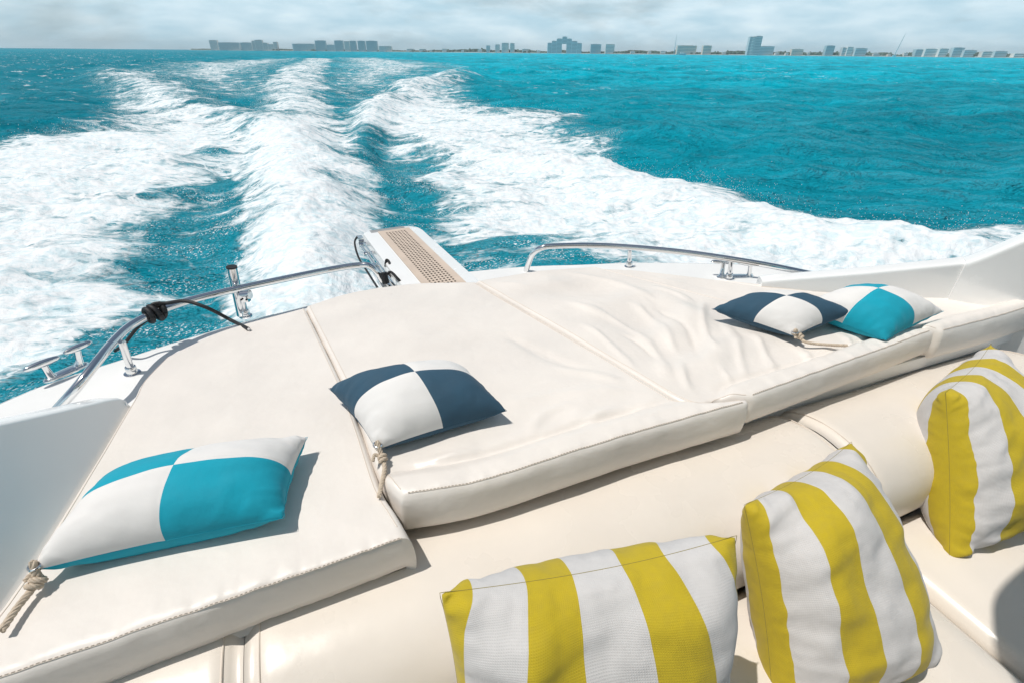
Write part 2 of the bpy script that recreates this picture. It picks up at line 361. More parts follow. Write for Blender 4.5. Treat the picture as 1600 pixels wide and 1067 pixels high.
        thr = mrange(att.outputs['Fac'], .30,.85,.02,.26,False)
        return mth('MULTIPLY', mth('SUBTRACT', 1, mth('DIVIDE', vo.outputs['Distance'], mth('ADD', thr, .02)), clamp=True), mrange(att.outputs['Fac'], .36,.62))
    lc = mth('MAXIMUM', mrange(lace(1.7,.3), .05,.5), mrange(lace(4.6,.3), .1,.6,0,.85))
    mask = mth('MAXIMUM', mask, mth('MULTIPLY', lc, mrange(noise(.8,3,.6), .40,.56)))
    # sun sparkle painted as white specks, with spray drops, over the churned troughs
    glint_spk = mth('MULTIPLY', mrange(noise(30,2,.5), .575,.66), mth('MULTIPLY', mrange(noise(1.4,3,.6,.5,1.6), .40,.62), mrange(att.outputs['Fac'], .06,.28,0,.9)))
    mask = mth('MAXIMUM', mask, glint_spk)
    # stray white caps; the small ones also paint sun sparkle, mostly off the left
    caps_glints = mth('MULTIPLY', mrange(noise(.11,5,.7,.6,2.2,.3), .66,.72), mrange(noise(.9,5,.6,.6,1.8), .5,.6))
    cap_glint = mth('MULTIPLY', mrange(noise(.55,4,.6,.6,1.6), .56,.63), mrange(noise(3.2,3,.6,.6,1.6), .52,.62))
    caps_glints = mth('MAXIMUM', caps_glints, mth('MULTIPLY', cap_glint, mth('MAXIMUM', mrange(noise(.03,2), .45,.65,0,.8), mrange(mth('DIVIDE', sep.outputs[0], mth('ADD', mth('ABSOLUTE', sep.outputs[1]), 5)), -.35,-.6))))
    caps_glints = mth('MULTIPLY', caps_glints, mrange(sep.outputs[1], 20, 60))
    mask = mth('MAXIMUM', mask, caps_glints)
    mx = N.new('ShaderNodeMixShader'); L.new(mask, mx.inputs[0]); L.new(wm.outputs[0], mx.inputs[1]); L.new(foamb.outputs[0], mx.inputs[2])
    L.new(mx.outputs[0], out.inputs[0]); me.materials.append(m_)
    # spray thrown up along the wake edges
    idx = np.nonzero((Fm.ravel() > .35) & (Fm.ravel() < .8) & (RR.ravel() < 60) & (RR.ravel() > 5) & (np.abs(np.degrees(A.ravel())) < 63))[0]
    pr = RR.ravel()[idx]**1.0*(1+3*(X.ravel()[idx]>3)); pr = pr/pr.sum(); pick = RNG.choice(idx, 9000, p=pr)
    V2, F2 = [], []
    tet = np.array([(1,0,-.5),(-.5,.87,-.5),(-.5,-.87,-.5),(0,0,1),(0,0,-1.2)])
    for k in pick:
        d = RR.ravel()[k]; rad = RNG.uniform(.0016,.0042)*(1+d/14); hgt = abs(RNG.normal(0,.13))*(1+d/30)
        c0 = V[k] + np.array([RNG.normal(0,.12), RNG.normal(0,.12), hgt+.02]); b = len(V2)
        V2 += (c0+tet*rad).tolist(); F2 += [(b,b+1,b+3),(b+1,b+2,b+3),(b+2,b,b+3),(b+1,b,b+4),(b+2,b+1,b+4),(b,b+2,b+4)]
    sp = obj('sea_spray', np.array(V2), F2, mat('spray', (.88,.9,.91), .3, spec=.6))
    tag(sp, 'fine white spray droplets thrown up along the ragged edges of the wake', 'spray', kind='stuff')
sea()

# ------------------------------------------------------------------ the yacht
ts_left = [(-1.95,-3.2),(-1.93,0.0),(-1.85,.8),(-1.62,1.4),(-1.19,1.945),(-.84,2.14),(-.47,2.29),(-.17,2.37),(.2,2.47),(.62,2.52)]
mid = .62
outline = spline([B(t,s,0) for t,s in ts_left], 6)
right = [(2*mid-t if s > 1.3 else 2*mid-t+ (.42*min(1,(1.3-s)/.5)), s) for t,s in ts_left][::-1]
outline += spline([B(t,s,0) for t,s in right], 6)[1:]
yacht = empty('motor_yacht', B(mid,0,0), 'white motor yacht stern with chrome rails running over blue sea', 'yacht')
def ext(pts, prof, name, m_, cap_top=True, cap_bot=False, parent=yacht, cen=B(mid,.6,0)):
    """rings of the outline: prof = (inset, z)"""
    V, F = [], []; n = len(pts)
    for ins, z in prof:
        for i, p in enumerate(pts):
            a = pts[(i-1)%n]; b = pts[(i+1)%n]; d = (b-a); nrm = Vector((-d.y, d.x, 0)).normalized()
            if nrm.dot(cen-p) < 0: nrm = -nrm
            q = p + nrm*ins; V.append((q.x,q.y,z))
    for k in range(len(prof)-1):
        for i in range(n):
            F.append((k*n+i, k*n+(i+1)%n, (k+1)*n+(i+1)%n, (k+1)*n+i))
    if cap_top: F.append(list(range((len(prof)-1)*n, len(prof)*n)))
    if cap_bot: F.append(list(range(n))[::-1])
    return obj(name, V, F, m_, parent)
# hull sides, gunwale rounded in to the deck edge
ext(outline, [(.35,-.5),(.15,.5),(.04,1.2),(0,1.55),(0,DECK-.045),(.006,DECK-.02),(.02,DECK-.006),(.045,DECK-.001)], 'hull', M['gel'], cap_top=False)
# aft deck the sun pads lie on
aft = [p for p in outline if (p.dot(av)) > .98]
ap = [B(-1.78,.95,0)]+aft+[B(3.36,.95,0)]
def deckslab():
    n = len(ap); inn = []
    for i, p in enumerate(ap):
        a = ap[max(i-1,0)]; b = ap[min(i+1,n-1)]; d = b-a; nrm = Vector((-d.y,d.x,0)).normalized()
        if nrm.dot(B(mid,.9,0)-p) < 0: nrm = -nrm
        inn.append(p+nrm*.04)
    V = [(p.x,p.y,DECK) for p in inn]+[(p.x,p.y,DECK-.06) for p in inn]
    F = [list(range(n)), list(range(n,2*n))[::-1]]+[(i,(i+1)%n,n+(i+1)%n,n+i) for i in range(n)]
    return obj('deck', V, F, M['gel2'], yacht, smooth=False)
deckslab()
MB().box(B(.75,.97,1.25), 2.5,.02,.44, tv, av).build('bulkhead', M['gel'], yacht)
MB().box(B(.8,-.9,.82), 2.6,1.86,.03, tv, av).build('cockpit_floor', M['gel2'], yacht)
# side coamings: swept walls given by base line, top heights
def wall(name, base, tops, thick, m_, side, bot=1.6, r=.012, lean=0):
    """base: world xy along the wall; tops: z; thick towards `side`"""
    b = np.array([(p[0],p[1]) for p in base]); n = 40
    q = resample(np.c_[b, np.array(tops)], n); 
    DN = Vector((q[-1][0]-q[n//3][0], q[-1][1]-q[n//3][1], 0)); V, F = [], []
    for i in range(n):
        d = q[min(i+1,n-1)]-q[max(i-1,0)]; nrm = Vector((-DN.y,DN.x,0)).normalized()*side
        z = q[i,2]; c = Vector((q[i,0],q[i,1],0))
        pr = [(-lean*(z-bot),bot),(-lean*(z-bot)/2,(bot+z)/2),(0,z-r*1.5)]+[(r-r*math.cos(a), z-r+r*math.sin(a)) for a in np.linspace(.2,math.pi/2,5)]+[(thick-r+r*math.sin(a), z-r+r*math.cos(a)) for a in np.linspace(0,math.pi/2,5)]+[(thick+.01,bot)]
        V += [c+nrm*o+Vector((0,0,zz)) for o,zz in pr]; k = len(pr)
    for i in range(n-1):
        F += [(i*k+j, i*k+j+1, (i+1)*k+j+1, (i+1)*k+j) for j in range(k-1)]
    F += [list(range(k)), list(range((n-1)*k,n*k))[::-1]]
    o = obj(name, V, F, m_, yacht); 
    try: o.data.set_sharp_from_angle(angle=R(50))
    except Exception: pass
    return o
def ontilt(px, py, a, b, lean, side):
    a = Vector((a[0],a[1],PAD)); e = Vector((b[0]-a.x,b[1]-a.y,0)).normalized(); o_ = Vector((-e.y,e.x,0))*side
    n = e.cross(o_*lean+Vector((0,0,1))); d = ray(px,py); k = n.dot(a-Vector((0,0,H)))/n.dot(d); return Vector((0,0,H))+d*k
def onplane(px, py, a, b):
    """ray hits the vertical plane through a and b"""
    d = ray(px, py); a = Vector((a[0],a[1])); e = Vector((b[0],b[1]))-a
    # d.xy*k = a + e*u
    det = d.x*(-e.y)+e.x*d.y; k = (a.x*(-e.y)+e.x*a.y)/det
    return Vector((d.x*k, d.y*k, H+d.z*k))
Lb0, Lb1 = P(0,950,PAD), P(203,634,PAD)
LSIDE = -1
lp = [ontilt(x,y,Lb1,Lb0,.5,-1) for x,y in ((201,632),(198,625),(191,620.5),(170,623.5),(100,640),(0,662),(-160,700),(-400,760))]
wall('coaming', lp, [p.z for p in lp], .075, M['gel'], LSIDE, 1.4, lean=.5)
Rb0, Rb1 = P(1195,441,PAD), P(1600,470,PAD)
rp = [onplane(x,y,Rb0,Rb1) for x,y in ((1192,440),(1200,439),(1350,427),(1440,418),(1512,411),(1600,396))]
rp = [Vector((p.x,p.y,max(p.z,PAD-.07))) for p in rp]
wall('coaming', rp, [p.z for p in rp], .08, M['gel'], 1, 1.6)
# right cockpit wing, stepping up and towards the cockpit
c0 = onplane(1516,411,Rb0,Rb1)
c1 = Vector((c0.x+.62, c0.y-.32, 0)); wq = [onplane(x,y,c0,c1) for x,y in ((1512,409),(1530,403),(1560,391),(1600,374),(1660,350),(1760,312))]
wq = [p-Vector((.012,.012,0)) for p in wq]
wall('cockpit_wing', wq, [p.z for p in wq], .09, M['gel'], 1, 1.5, .02)

# unseen cabin: dark glass doors, hard top added and shaped to throw the corner shadow
def cabin():
    o = spline([B(t,s,0) for t,s in ((-1.6,-3),(-1.6,-1.2),(-1.58,-.45),(-1.35,-.14),(-.6,-.08),(.1,-.05),(.40,.04),(.55,.24),(.68,.37),(.92,.44),(1.7,.46),(2.5,.42),(2.85,.25),(2.95,-.6),(2.95,-3))], 6)
    ext(o, [(.05,3.70),(.0,3.74),(.0,3.80),(.06,3.85)], 'unseen_hardtop', M['gel'], True, True, cen=B(.8,-1.4,0))
    MB().box(B(-1.25,-1.75,2.25), .35,.06,1.44, tv, av).box(B(2.55,-1.75,2.25), .4,.06,1.44, tv, av).box(B(.63,-1.75,3.55), 1.52,.06,.14, tv, av).build('cabin_wall', M['gel'], yacht, smooth=False, bevel=.01)
    for c in (-.12,.65,1.42): MB().box(B(c+.0,-1.76,2.12), .375,.015,1.27, tv, av).build('cabin_door', M['smoke'], yacht, smooth=False)
cabin()
# rails
def rail(pts, rad, stan, name='handrail'):
    r_ = MB().tube(spline(pts, 10), rad, 16).build(name, M['chrome'], yacht)
    for (bx,by),(tx,ty) in stan:
        b = P(bx,by,DECK); t = onplane(tx,ty,(b.x,b.y),(b.x+1,b.y)); t = Vector((t.x,b.y,t.z))
        d = (t-b).normalized(); s = MB().tube([b+d*.02, t], .0125, 14)
        s.tube([b-Vector((0,0,.002)), b+d*.004, b+d*.006, b+d*.03, b+d*.033, b+d*.034], [.028,.028,.0185,.0185,.0165,.0128], 18)
        s.build('stanchion', M['chrome'], r_)
    return r_
zr = DECK+.15
Lr = [(86,643,DECK+.05),(120,605,zr-.035),(150,567,zr),(178,533,zr+.006),(206,508,zr+.008),(245,488,zr+.008),(300,469,zr+.008),(370,452,zr+.006),(450,435,zr+.004),(520,421,zr),(560,415,zr),(577,416,zr-.005),(590,428,zr-.05),(598,444,zr-.12),(600,452,zr-.16)]
rl = rail([P(*q) for q in Lr], .0155, [((207,583),(190,534)),((384,494),(376,456))])
zr2 = DECK+.17
Rr = [(822,424,DECK),(826,412,DECK+.05),(833,397,DECK+.12),(846,388,zr2-.01),(866,385,zr2),(930,384,zr2),(1000,388,zr2),(1070,395,zr2),(1140,405,zr2-.005),(1210,417,zr2-.02),(1292,434,DECK+.10)]
rr_ = rail([P(*q) for q in Rr], .0155, [((983,417),(984,391)),((1139,436),(1143,407))])
# rod holder clamped to the rail by its stanchion
b = P(378,494,DECK); t0 = P(362,416,DECK+.25)
def rodholder():
    rh = empty('rod_holder', b); rh.parent = yacht; rh.location = b-ORI[yacht]
    top = onplane(362,418,(b.x,b.y),(b.x+1,b.y)); d = (top-b).normalized()
    m_ = MB().tube([b+d*.005, top], .021, 20, cap=False)
    m_.tube([top-d*.001, top-d*.10], .0185, 20, cap=False); m_.build('tube', M['chrome'], rh)
    MB().tube([top+d*.004, top-d*.003, top-d*.0031, top-d*.09], [.0225,.0225,.0178,.0178], 20, cap=True).build('liner', M['black'], rh)
    c = P(384,461,zr); k = MB().tube([c-Vector((.018,0,.002)), c+Vector((.02,0,.002))], .02, 16)
    k.box(c+Vector((.004,-.012,-.012)), .013,.012,.014).box(c+Vector((-.02,.0,0)), .014,.01,.012); k.build('clamp', M['chrome'], rh)
    s = MB()
    for dx in (-.008,.014): q = c+Vector((dx,-.026,-.01)); s.tube([q, q+Vector((0,-.004,0))], .0045, 8)
    s.build('bolt', M['dark'], rh)
rodholder()
# twin-post mooring cleats
def cleat(b1, b2, h1, h2, z=DECK):
    q1, q2 = P(*b1,z), P(*b2,z); ce = (q1+q2)/2
    c = empty('mooring_cleat', ce); c.parent = yacht; c.location = ce-ORI[yacht]
    ax = (q2-q1).normalized(); ay = Vector((-ax.y,ax.x,0)); Lh = (q2-q1).length/2+.028
    V, F = [], []; n = 28
    for zz, k in ((0,1),(.006,1),(.011,.86),(.012,.6)):
        for i in range(n):
            a = 2*math.pi*i/n; ex = math.copysign(abs(math.cos(a))**.7, math.cos(a)); V.append(ce+ax*(Lh*k*ex)+ay*(.024*k*math.sin(a))+Vector((0,0,zz)))
    F = [(k*n+i,k*n+(i+1)%n,(k+1)*n+(i+1)%n,(k+1)*n+i) for k in range(3) for i in range(n)]+[list(range(3*n,4*n))]
    obj('base_plate', V, F, M['chrome'], c)
    for q, (e0,e1) in ((q1,h1),(q2,h2)):
        e0 = P(*e0, z+.082); e1 = P(*e1, z+.082); mm = (e0+e1)/2; top = Vector((mm.x*.5+q.x*.5, mm.y*.5+q.y*.5, z+.078))
        MB().tube([q+Vector((0,0,.008)), q+Vector((0,0,.014)), q.lerp(top,.3), q.lerp(top,.7), top], [.021,.0165,.0125,.0115,.0125], 16).build('post', M['chrome'], c)
        e0 = e0+(top-mm)*Vector((1,1,0)).length*0+Vector((top.x-mm.x, top.y-mm.y, 0))*.6; e1 = e1+Vector((top.x-mm.x, top.y-mm.y, 0))*.6
        ks = [0,.03,.1,.3,.5,.7,.9,.97,1]; MB().tube([e0.lerp(e1,k) for k in ks], [.003,.0065,.009,.0125,.0135,.0125,.0095,.007,.003], 16).build('horn', M['chrome'], c)
cleat((82,592),(126,573), ((36,581),(93,559)), ((104,551),(148,533)))
cleat((1127,434),(1170,433), ((1110,408),(1148,409)), ((1150,411),(1190,415)))
# gangway folded out over the stern
def gangway():
    z = 1.80; e = P(600,357,z); n0 = P(672,437,z)
    ax = (e-n0); ax.z = 0; Lg = ax.length; ax.normalize(); ay = Vector((ax.y,-ax.x,0))
    A0 = P(623,440,z); A1 = P(742,432,z); wid = abs((A1-A0).dot(ay)); ce = (A0+A1)/2; ce = ce - ax*ce.dot(ax) + ax*(n0.dot(ax)-.42)
    Lt = e.dot(ax)-ce.dot(ax)
    g = empty('gangway', ce+Vector((0,0,-.09))); g.parent = yacht; g.location = ORI[g]-ORI[yacht]
    hw = wid/2
    # shell with rounded far end
    prof = [(-hw,0),(-hw,Lt-.05),(-hw+.02,Lt-.015),(-hw+.06,Lt),(hw-.10,Lt),(hw-.045,Lt-.02),(hw-.01,Lt-.07),(hw,Lt-.13),(hw,0)]
    V, F = [], []; n = len(prof)
    for dz, ins in ((-.075,.02),(-.07,0),(-.012,0),(-.003,.004),(0,.012)):
        for u,v in prof:
            uu = u*(1-ins/hw); vv = v-ins if v > .1 else v
            V.append(ce+ay*uu+ax*vv+Vector((0,0,dz)))
    for k in range(4): F += [(k*n+i,k*n+(i+1)%n,(k+1)*n+(i+1)%n,(k+1)*n+i) for i in range(n)]
    F += [list(range(4*n,5*n)), list(range(n))[::-1]]
    sh = obj('frame', V, F, M['gel'], g); sh.data.set_sharp_from_angle(angle=R(40))
    # teak tread with drain slots, a real lattice over a dark tray
    tw = P(717,432,z)-P(655,440,z); thw = abs(tw.dot(ay))/2; off = ((P(717,432,z)+P(655,440,z))/2-ce).dot(ay)
    u0_, u1_ = off-thw, off+thw; v0, v1 = .15, Lt-.07
    nu, nv = 7, 34; mu = (u1_-u0_)*.17; du = (u1_-u0_-2*mu)/nu; vs = v1-.04; dv = .028
    us = [u0_]+[u0_+mu+du*(i+f) for i in range(nu) for f in (.22,.80)]+[u1_]
    vv = [v0]+sorted([vs-dv*(j+f) for j in range(nv) for f in (.24,.78) if vs-dv*(j+.78) > v0+.01])+[v1]
    V, F = [], []; zt = .006
    for v in vv:
        for u in us: V.append(ce+ay*u+ax*v+Vector((0,0,zt)))
    m0 = len(V); V += [p-Vector((0,0,.005)) for p in V]; k = len(us)
    hole = lambda i,j: 0 < i < len(us)-2 and i%2 == 1 and 0 < j < len(vv)-2 and j%2 == 1
    for j in range(len(vv)-1):
        for i in range(k-1):
            q = (j*k+i, j*k+i+1, (j+1)*k+i+1, (j+1)*k+i)
            if hole(i,j):
                for a_,b_ in zip(q, q[1:]+q[:1]): F.append((b_,a_,a_+m0,b_+m0))
            else: F.append(q)
    bd = [i for i in range(k)]+[j*k+k-1 for j in range(1,len(vv))]+[(len(vv)-1)*k+i for i in range(k-2,-1,-1)]+[j*k for j in range(len(vv)-2,0,-1)]
    for a_,b_ in zip(bd, bd[1:]+bd[:1]): F.append((b_,a_,a_+m0,b_+m0))
    obj('teak_tread', V, F, M['teak'], g, smooth=False)
    MB().box(ce+ay*off+ax*((v0+v1)/2)+Vector((0,0,.0012)), thw-.004,(v1-v0)/2-.004,.0006, ay, ax).build('tray', M['dark'], g, smooth=False)
    s = MB()
    for k_ in range(4): s.box(ce+ay*(-hw*.12)+ax*(Lt-.062+k_*.015)+Vector((0,0,.0012)), hw*.6,.0017,.001, ay, ax)
    s.build('grip_strip', M['grip'], g, smooth=False)
    # lifting ram, hinge, hoses along its near side
    sd = ce-ay*(hw+.035)+Vector((0,0,-.045))
    s = MB().tube([sd+ax*.15, sd+ax*(Lt*.62)], .017, 14).tube([sd+ax*(Lt*.62), sd+ax*(Lt-.10)], .010, 12).tube([sd+ax*(Lt-.13)-ay*.012, sd+ax*(Lt-.13)+ay*.04], .014, 12)
    s.tube([sd+ax*(Lt-.30)-ay*.02, sd+ax*(Lt-.30)+ay*.04], .012, 12).box(sd+ax*(Lt-.07)+ay*.012+Vector((0,0,.012)), .016,.03,.022, ay, ax)
    s.box(sd+ax*(Lt*.60), .021,.02,.021, ay, ax).tube([sd+ax*.2+Vector((0,0,.03))+ay*.01, sd+ax*(Lt-.2)+Vector((0,0,.03))+ay*.01], .006, 10)
    s.build('lift_ram', M['chrome'], g)
    hs = MB().tube(spline([sd+ax*(Lt-.05)-ay*.0+Vector((0,0,.03)), sd+ax*(Lt-.10)-ay*.03+Vector((0,0,.01)), sd+ax*(Lt-.25)-ay*.045+Vector((0,0,-.03)), sd+ax*(Lt-.45)-ay*.04+Vector((0,0,-.05)), sd+ax*(.2)-ay*.05+Vector((0,0,-.03))], 8), .006, 8)
    p = P(598,440,1.80); hs.tube(spline([p+Vector((0,.03,.0)), p+Vector((.03,.05,.03)), p+Vector((.07,.02,.01)), p+Vector((.11,0,-.03))], 6), .007, 8).tube([p+Vector((.01,.02,-.02)), p+Vector((.0,.03,.035))], .018, 12)
    q = P(603,412,1.80); hs.tube(spline([q+Vector((-.005,.0,-.02)), q+Vector((.0,.02,.012)), q+Vector((.02,.0,.0)), q+Vector((.035,-.08,-.03)), q+Vector((.06,-.2,-.05))], 6), .007, 8)
    hs.build('hose', M['black'], g)
gangway()

# ------------------------------------------------------------------ sun pads
def coons(front, back, left, right, nu, nv):
    f, b_, l, r_ = resample(front,nu), resample(back,nu), resample(left,nv), resample(right,nv)
    u = np.linspace(0,1,nu)[None,:,None]; v = np.linspace(0,1,nv)[:,None,None]
    return (1-v)*f[None]+v*b_[None]+(1-u)*l[:,None]+u*r_[:,None]-((1-u)*(1-v)*f[0]+u*(1-v)*f[-1]+(1-u)*v*b_[0]+u*v*b_[-1])
def pad(name, label, fr, bk, lf, rt, front_depth=.14, depth=.10, hf=None, nu=170, nv=150, rr=.03, group='cream sun pads on the aft deck', stitch=True, z0=PAD):
    c2 = lambda l: [(p.x,p.y) for p in spline(l, 5)] if len(l) > 2 else [(p[0],p[1]) for p in l]
    fr, bk, lf, rt = map(c2, (fr,bk,lf,rt))
    G = coons(fr, bk, lf, rt, nu, nv); X, Y = G[...,0], G[...,1]
    ring = fr+rt[1:]+bk[::-1][1:]+lf[::-1][1:]
    d = seg_dist(X, Y, ring); df = seg_dist(X, Y, fr)
    r_ = .013+(rr-.013)*np.exp(-(df/.06)**2); dd = np.clip(d, 0, r_); Z = z0-(r_-np.sqrt(np.maximum(r_**2-(r_-dd)**2,0)))*.8 + .012*sstep(0,.35,d)
    if hf is not None: Z = Z+hf(X, Y, d, df)
    al = X*tv.x+Y*tv.y; Z = Z+(fbm(al*34, df*9, 2, 91)-.5)*.006*np.exp(-((df-.028)/.022)**2)+(fbm(al*13, df*5, 2, 93)-.5)*.007*np.exp(-((df-.05)/.05)**2)
    base = len(G.reshape(-1,2)); V = np.c_[X.ravel(), Y.ravel(), Z.ravel()].tolist()
    F = [(j*nu+i, j*nu+i+1, (j+1)*nu+i+1, (j+1)*nu+i) for j in range(nv-1) for i in range(nu-1)]
    bd = [i for i in range(nu)]+[j*nu+nu-1 for j in range(1,nv)]+[(nv-1)*nu+i for i in range(nu-2,-1,-1)]+[j*nu for j in range(nv-2,0,-1)]
    cx, cy = X.mean(), Y.mean(); n = len(bd); prev = bd; Va = np.array(V)
    bp = Va[bd]; tg = np.roll(bp,-4,0)-np.roll(bp,4,0); nr = np.c_[tg[:,1],-tg[:,0]]; nr /= np.linalg.norm(nr,axis=1)[:,None]+1e-9
    isf = np.exp(-(df.ravel()[bd]/.05)**2); dep = depth+(front_depth-depth)*isf; s_ = np.arange(n)
    wr = (fbm(bp[:,0]*5, bp[:,1]*5, 3, 9)-.5)
    for q in (.12,.3,.5,.7,.88,.97,1.0):
        off = .007*math.sin(math.pi*min(q,1))+.0 - (.006 if q > .96 else 0) - .012*max(q-.88,0)/.12
        w2 = wr*.012*math.sin(math.pi*q)
        ringv = np.c_[bp[:,0]+nr[:,0]*(off+w2), bp[:,1]+nr[:,1]*(off+w2), bp[:,2]-(dep-.025)*q]
        ringv[:,2] += 0; b0 = len(V); V += ringv.tolist(); cur = list(range(b0,b0+n))
        F += [(prev[k], cur[k], cur[(k+1)%n], prev[(k+1)%n]) for k in range(n)]; prev = cur
    F.append(prev[::-1])
    root = obj(name, V, F, M['vinyl'], None); tag(root, label, 'cushion', group)
    root.data.set_sharp_from_angle(angle=R(75))
    # piped and stitched front edge, following the real surface
    if stitch:
        jrow = 0
        def at(i, j): return Va[j*nu+i]
        # the row about 12 mm behind the lip
        pts = []
        for i in range(4, nu-4):
            j = max(1,int(np.argmax(df[:,i] > .012))); a_, b_ = df[j-1,i], df[j,i]; w_ = min(max((.012-a_)/(b_-a_+1e-9),0),1)
            pts.append(Vector(at(i,j-1)).lerp(Vector(at(i,j)),w_)+Vector((0,0,.001)))
        side = []
        for l_ in ([(3,j) for j in range(4,nv-2)], [(nu-4,j) for j in range(4,nv-2)]):
            MB().tube([Vector(at(i,j)) for i,j in l_], .0016, 6).build('piping', M['piping'], root)
        MB().tube(pts, .0017, 6).build('piping', M['piping'], root)
        q = resample([tuple(p) for p in pts], int(sum((a-b_).length for a,b_ in zip(pts,pts[1:]))/.009)); s = MB()
        for k in range(0, len(q)-1):
            a = Vector(q[k]); b_ = Vector(q[k+1]); s.tube([a+Vector((0,0,.0022)), a.lerp(b_,.55)+Vector((0,0,.0022))], .0009, 4)
        s.build('stitching', M['seam'], root)
    return root, Va.reshape(-1,3)
p = lambda x,y,z=PAD: P(x,y,z)
def folds(X, Y, L_):
    w = np.zeros_like(X)
    for pl, h, wd in L_:
        q = [tuple(v)[:2] for v in spline([P(x,y,PAD) for x,y in pl], 5)]
        dm = seg_dist(X, Y, q)+(fbm(X*9,Y*9,2,17)-.5)*wd*.9
        # taper to nothing at both ends
        a, b_ = q[0], q[-1]; e = np.minimum(np.hypot(X-a[0],Y-a[1]), np.hypot(X-b_[0],Y-b_[1]))
        w += h*np.exp(-(dm/wd)**2)*sstep(0,.10,e)
    return w
FOLD_C = [([(1102,470),(1096,500),(1104,530),(1118,560)],.017,.016),([(1060,560),(1068,590),(1082,618)],.018,.014),([(985,470),(1030,510),(1062,560)],.014,.02),
 ([(880,470),(960,500),(1020,545),(1048,600)],.013,.022),([(1130,500),(1150,545),(1165,600)],.014,.018),([(1175,520),(1200,560),(1215,590)],.013,.016),
 ([(1010,446),(1060,462),(1085,482)],.012,.02),([(880,425),(960,440),(1030,475)],.010,.022),([(1235,530),(1262,552),(1285,575)],.012,.015),([(1300,515),(1330,535),(1345,555)],.012,.014),
 ([(900,505),(930,520),(975,560),(1000,590)],.011,.016),([(1120,570),(1135,590),(1150,612)],.012,.012),([(960,520),(1000,538),(1036,570)],-.010,.014),([(1020,480),(1075,520),(1095,575)],-.011,.015)]
FOLD_B = [([(780,640),(860,622),(950,612),(1010,612)],.006,.022),([(820,690),(850,650),(905,632)],.010,.016),([(905,680),(935,650),(975,635)],.010,.014),([(985,655),(1005,638),(1040,628)],.009,.012),
 ([(740,705),(790,690),(850,660)],.006,.02),([(860,575),(920,585),(985,600)],.009,.02),([(780,520),(860,560),(930,585)],-.007,.024),([(640,745),(690,720),(760,705)],.008,.016)]
def wrinkA(X,Y,d,df):
    return (fbm(X*2.2,Y*2.2,3,4)-.5)*.012
A_gap = [p(641,836),p(618,800),p(592,757),p(560,664),p(530,590),p(476,480)]
hfront = lambda amt, w: (lambda X,Y,d,df: 0)
pad('sun_pad', 'cream sun pad along the left coaming, under the large turquoise and white pillow',
    [p(-150,1112),p(320,953),p(648,846)], [p(262,556),p(300,537),p(360,512),p(476,480)],
    [P(-150,1112,PAD),p(0,948),p(120,765),p(203,632),p(222,597),p(262,556)], A_gap, hf=wrinkA, rr=.035, front_depth=.15)
def wrinkB(X,Y,d,df):
    t = X*tv.x+Y*tv.y
    w = (fbm(X*2.0+3,Y*2.0,3,14)-.5)*.014
    w += -.013*np.exp(-((df-.115)/.012)**2)*sstep(.0,.1,d) + .020*sstep(.12,.06,df)      # raised head roll behind a crease
    w += folds(X,Y,FOLD_B)*sstep(.0,.06,d); w += .009*np.sin((X*.93-Y*.35)*26+3*fbm(X*3,Y*3,2,6))*sstep(.35,.0,df)*sstep(.0,.09,df-.08)
    return w
B_gap = [p(1167,633),p(1120,627),p(1065,630),p(960,569),p(850,504),p(742,440)]
pad('sun_pad', 'wide middle cream sun pad with raised head roll, under a lone navy pillow',
    [p(628,786),p(760,762),p(960,698),p(1167,637)], [p(478,479),p(540,459),p(600,447),p(660,441),p(742,439.5)],
    [p(628,786),p(598,752),p(564,664),p(533,590),p(478,479)], [p(1167,637),p(1160,628),p(1068,631),p(964,569.5),p(854,505),p(742,439.5)], hf=wrinkB, front_depth=.135)
def wrinkC(X,Y,d,df):
    w = (fbm(X*2.3+8,Y*2.3,3,24)-.5)*.02
    # loose cover: folds running fore and aft, bending towards the roll
    q = X*.93+Y*.28; bend = fbm(X*1.6,Y*1.6,3,41)*1.7
    f = np.sin((q*9.5+bend*3.2)); w += .021*np.sign(f)*np.abs(f)**1.6*sstep(.02,.25,d)*(.35+fbm(X*2,Y*2,2,8))
    f2 = np.sin((X*.55-Y*.83)*19+bend*5); w += .012*f2*sstep(.05,.3,d)*fbm(X*2.6,Y*2.6,2,77)*1.4
    w += folds(X,Y,FOLD_C)*sstep(.0,.06,d)*.72
    w += -.012*np.exp(-((df-.10)/.014)**2)*sstep(.0,.1,d)+.022*sstep(.11,.06,df)
    return w
pad('sun_pad', 'wrinkled cream sun pad right of the long diagonal seam, under the right-hand navy pillow',
    [p(1176,628),p(1262,596),p(1370,556),p(1462,522)], [p(744,439.5),p(800,430),p(860,421),p(928,415)],
    [p(1176,628),p(1120,624),p(1072,628),p(967,569),p(857,504.5),p(744,439.5)], [p(1462,522),p(1300,497),p(1130,467),p(1010,437),p(928,415)], hf=wrinkC, front_depth=.12)
def wrinkD(X,Y,d,df):
    return (fbm(X*2.3+8,Y*2.3,3,29)-.5)*.022+.010*np.sin((X*.9+Y*.3)*14+3*fbm(X*2,Y*2,2,3))*sstep(.02,.2,d)+.05*sstep(.13,.05,df)
pad('sun_pad', 'cream sun pad in the right corner against the white wall, under the right-hand turquoise pillow',
    [p(1472,526),p(1530,510),p(1600,490),p(1700,462)], [p(934,414),p(1010,417),p(1100,427),p(1190,441)],
    [p(1472,526),p(1307,496),p(1136,466),p(1014,435),p(934,414)], [p(1700,462),p(1560,462),p(1400,456),p(1260,446),p(1190,441)], hf=wrinkD, front_depth=.13, z0=PAD-.02, rr=.055)

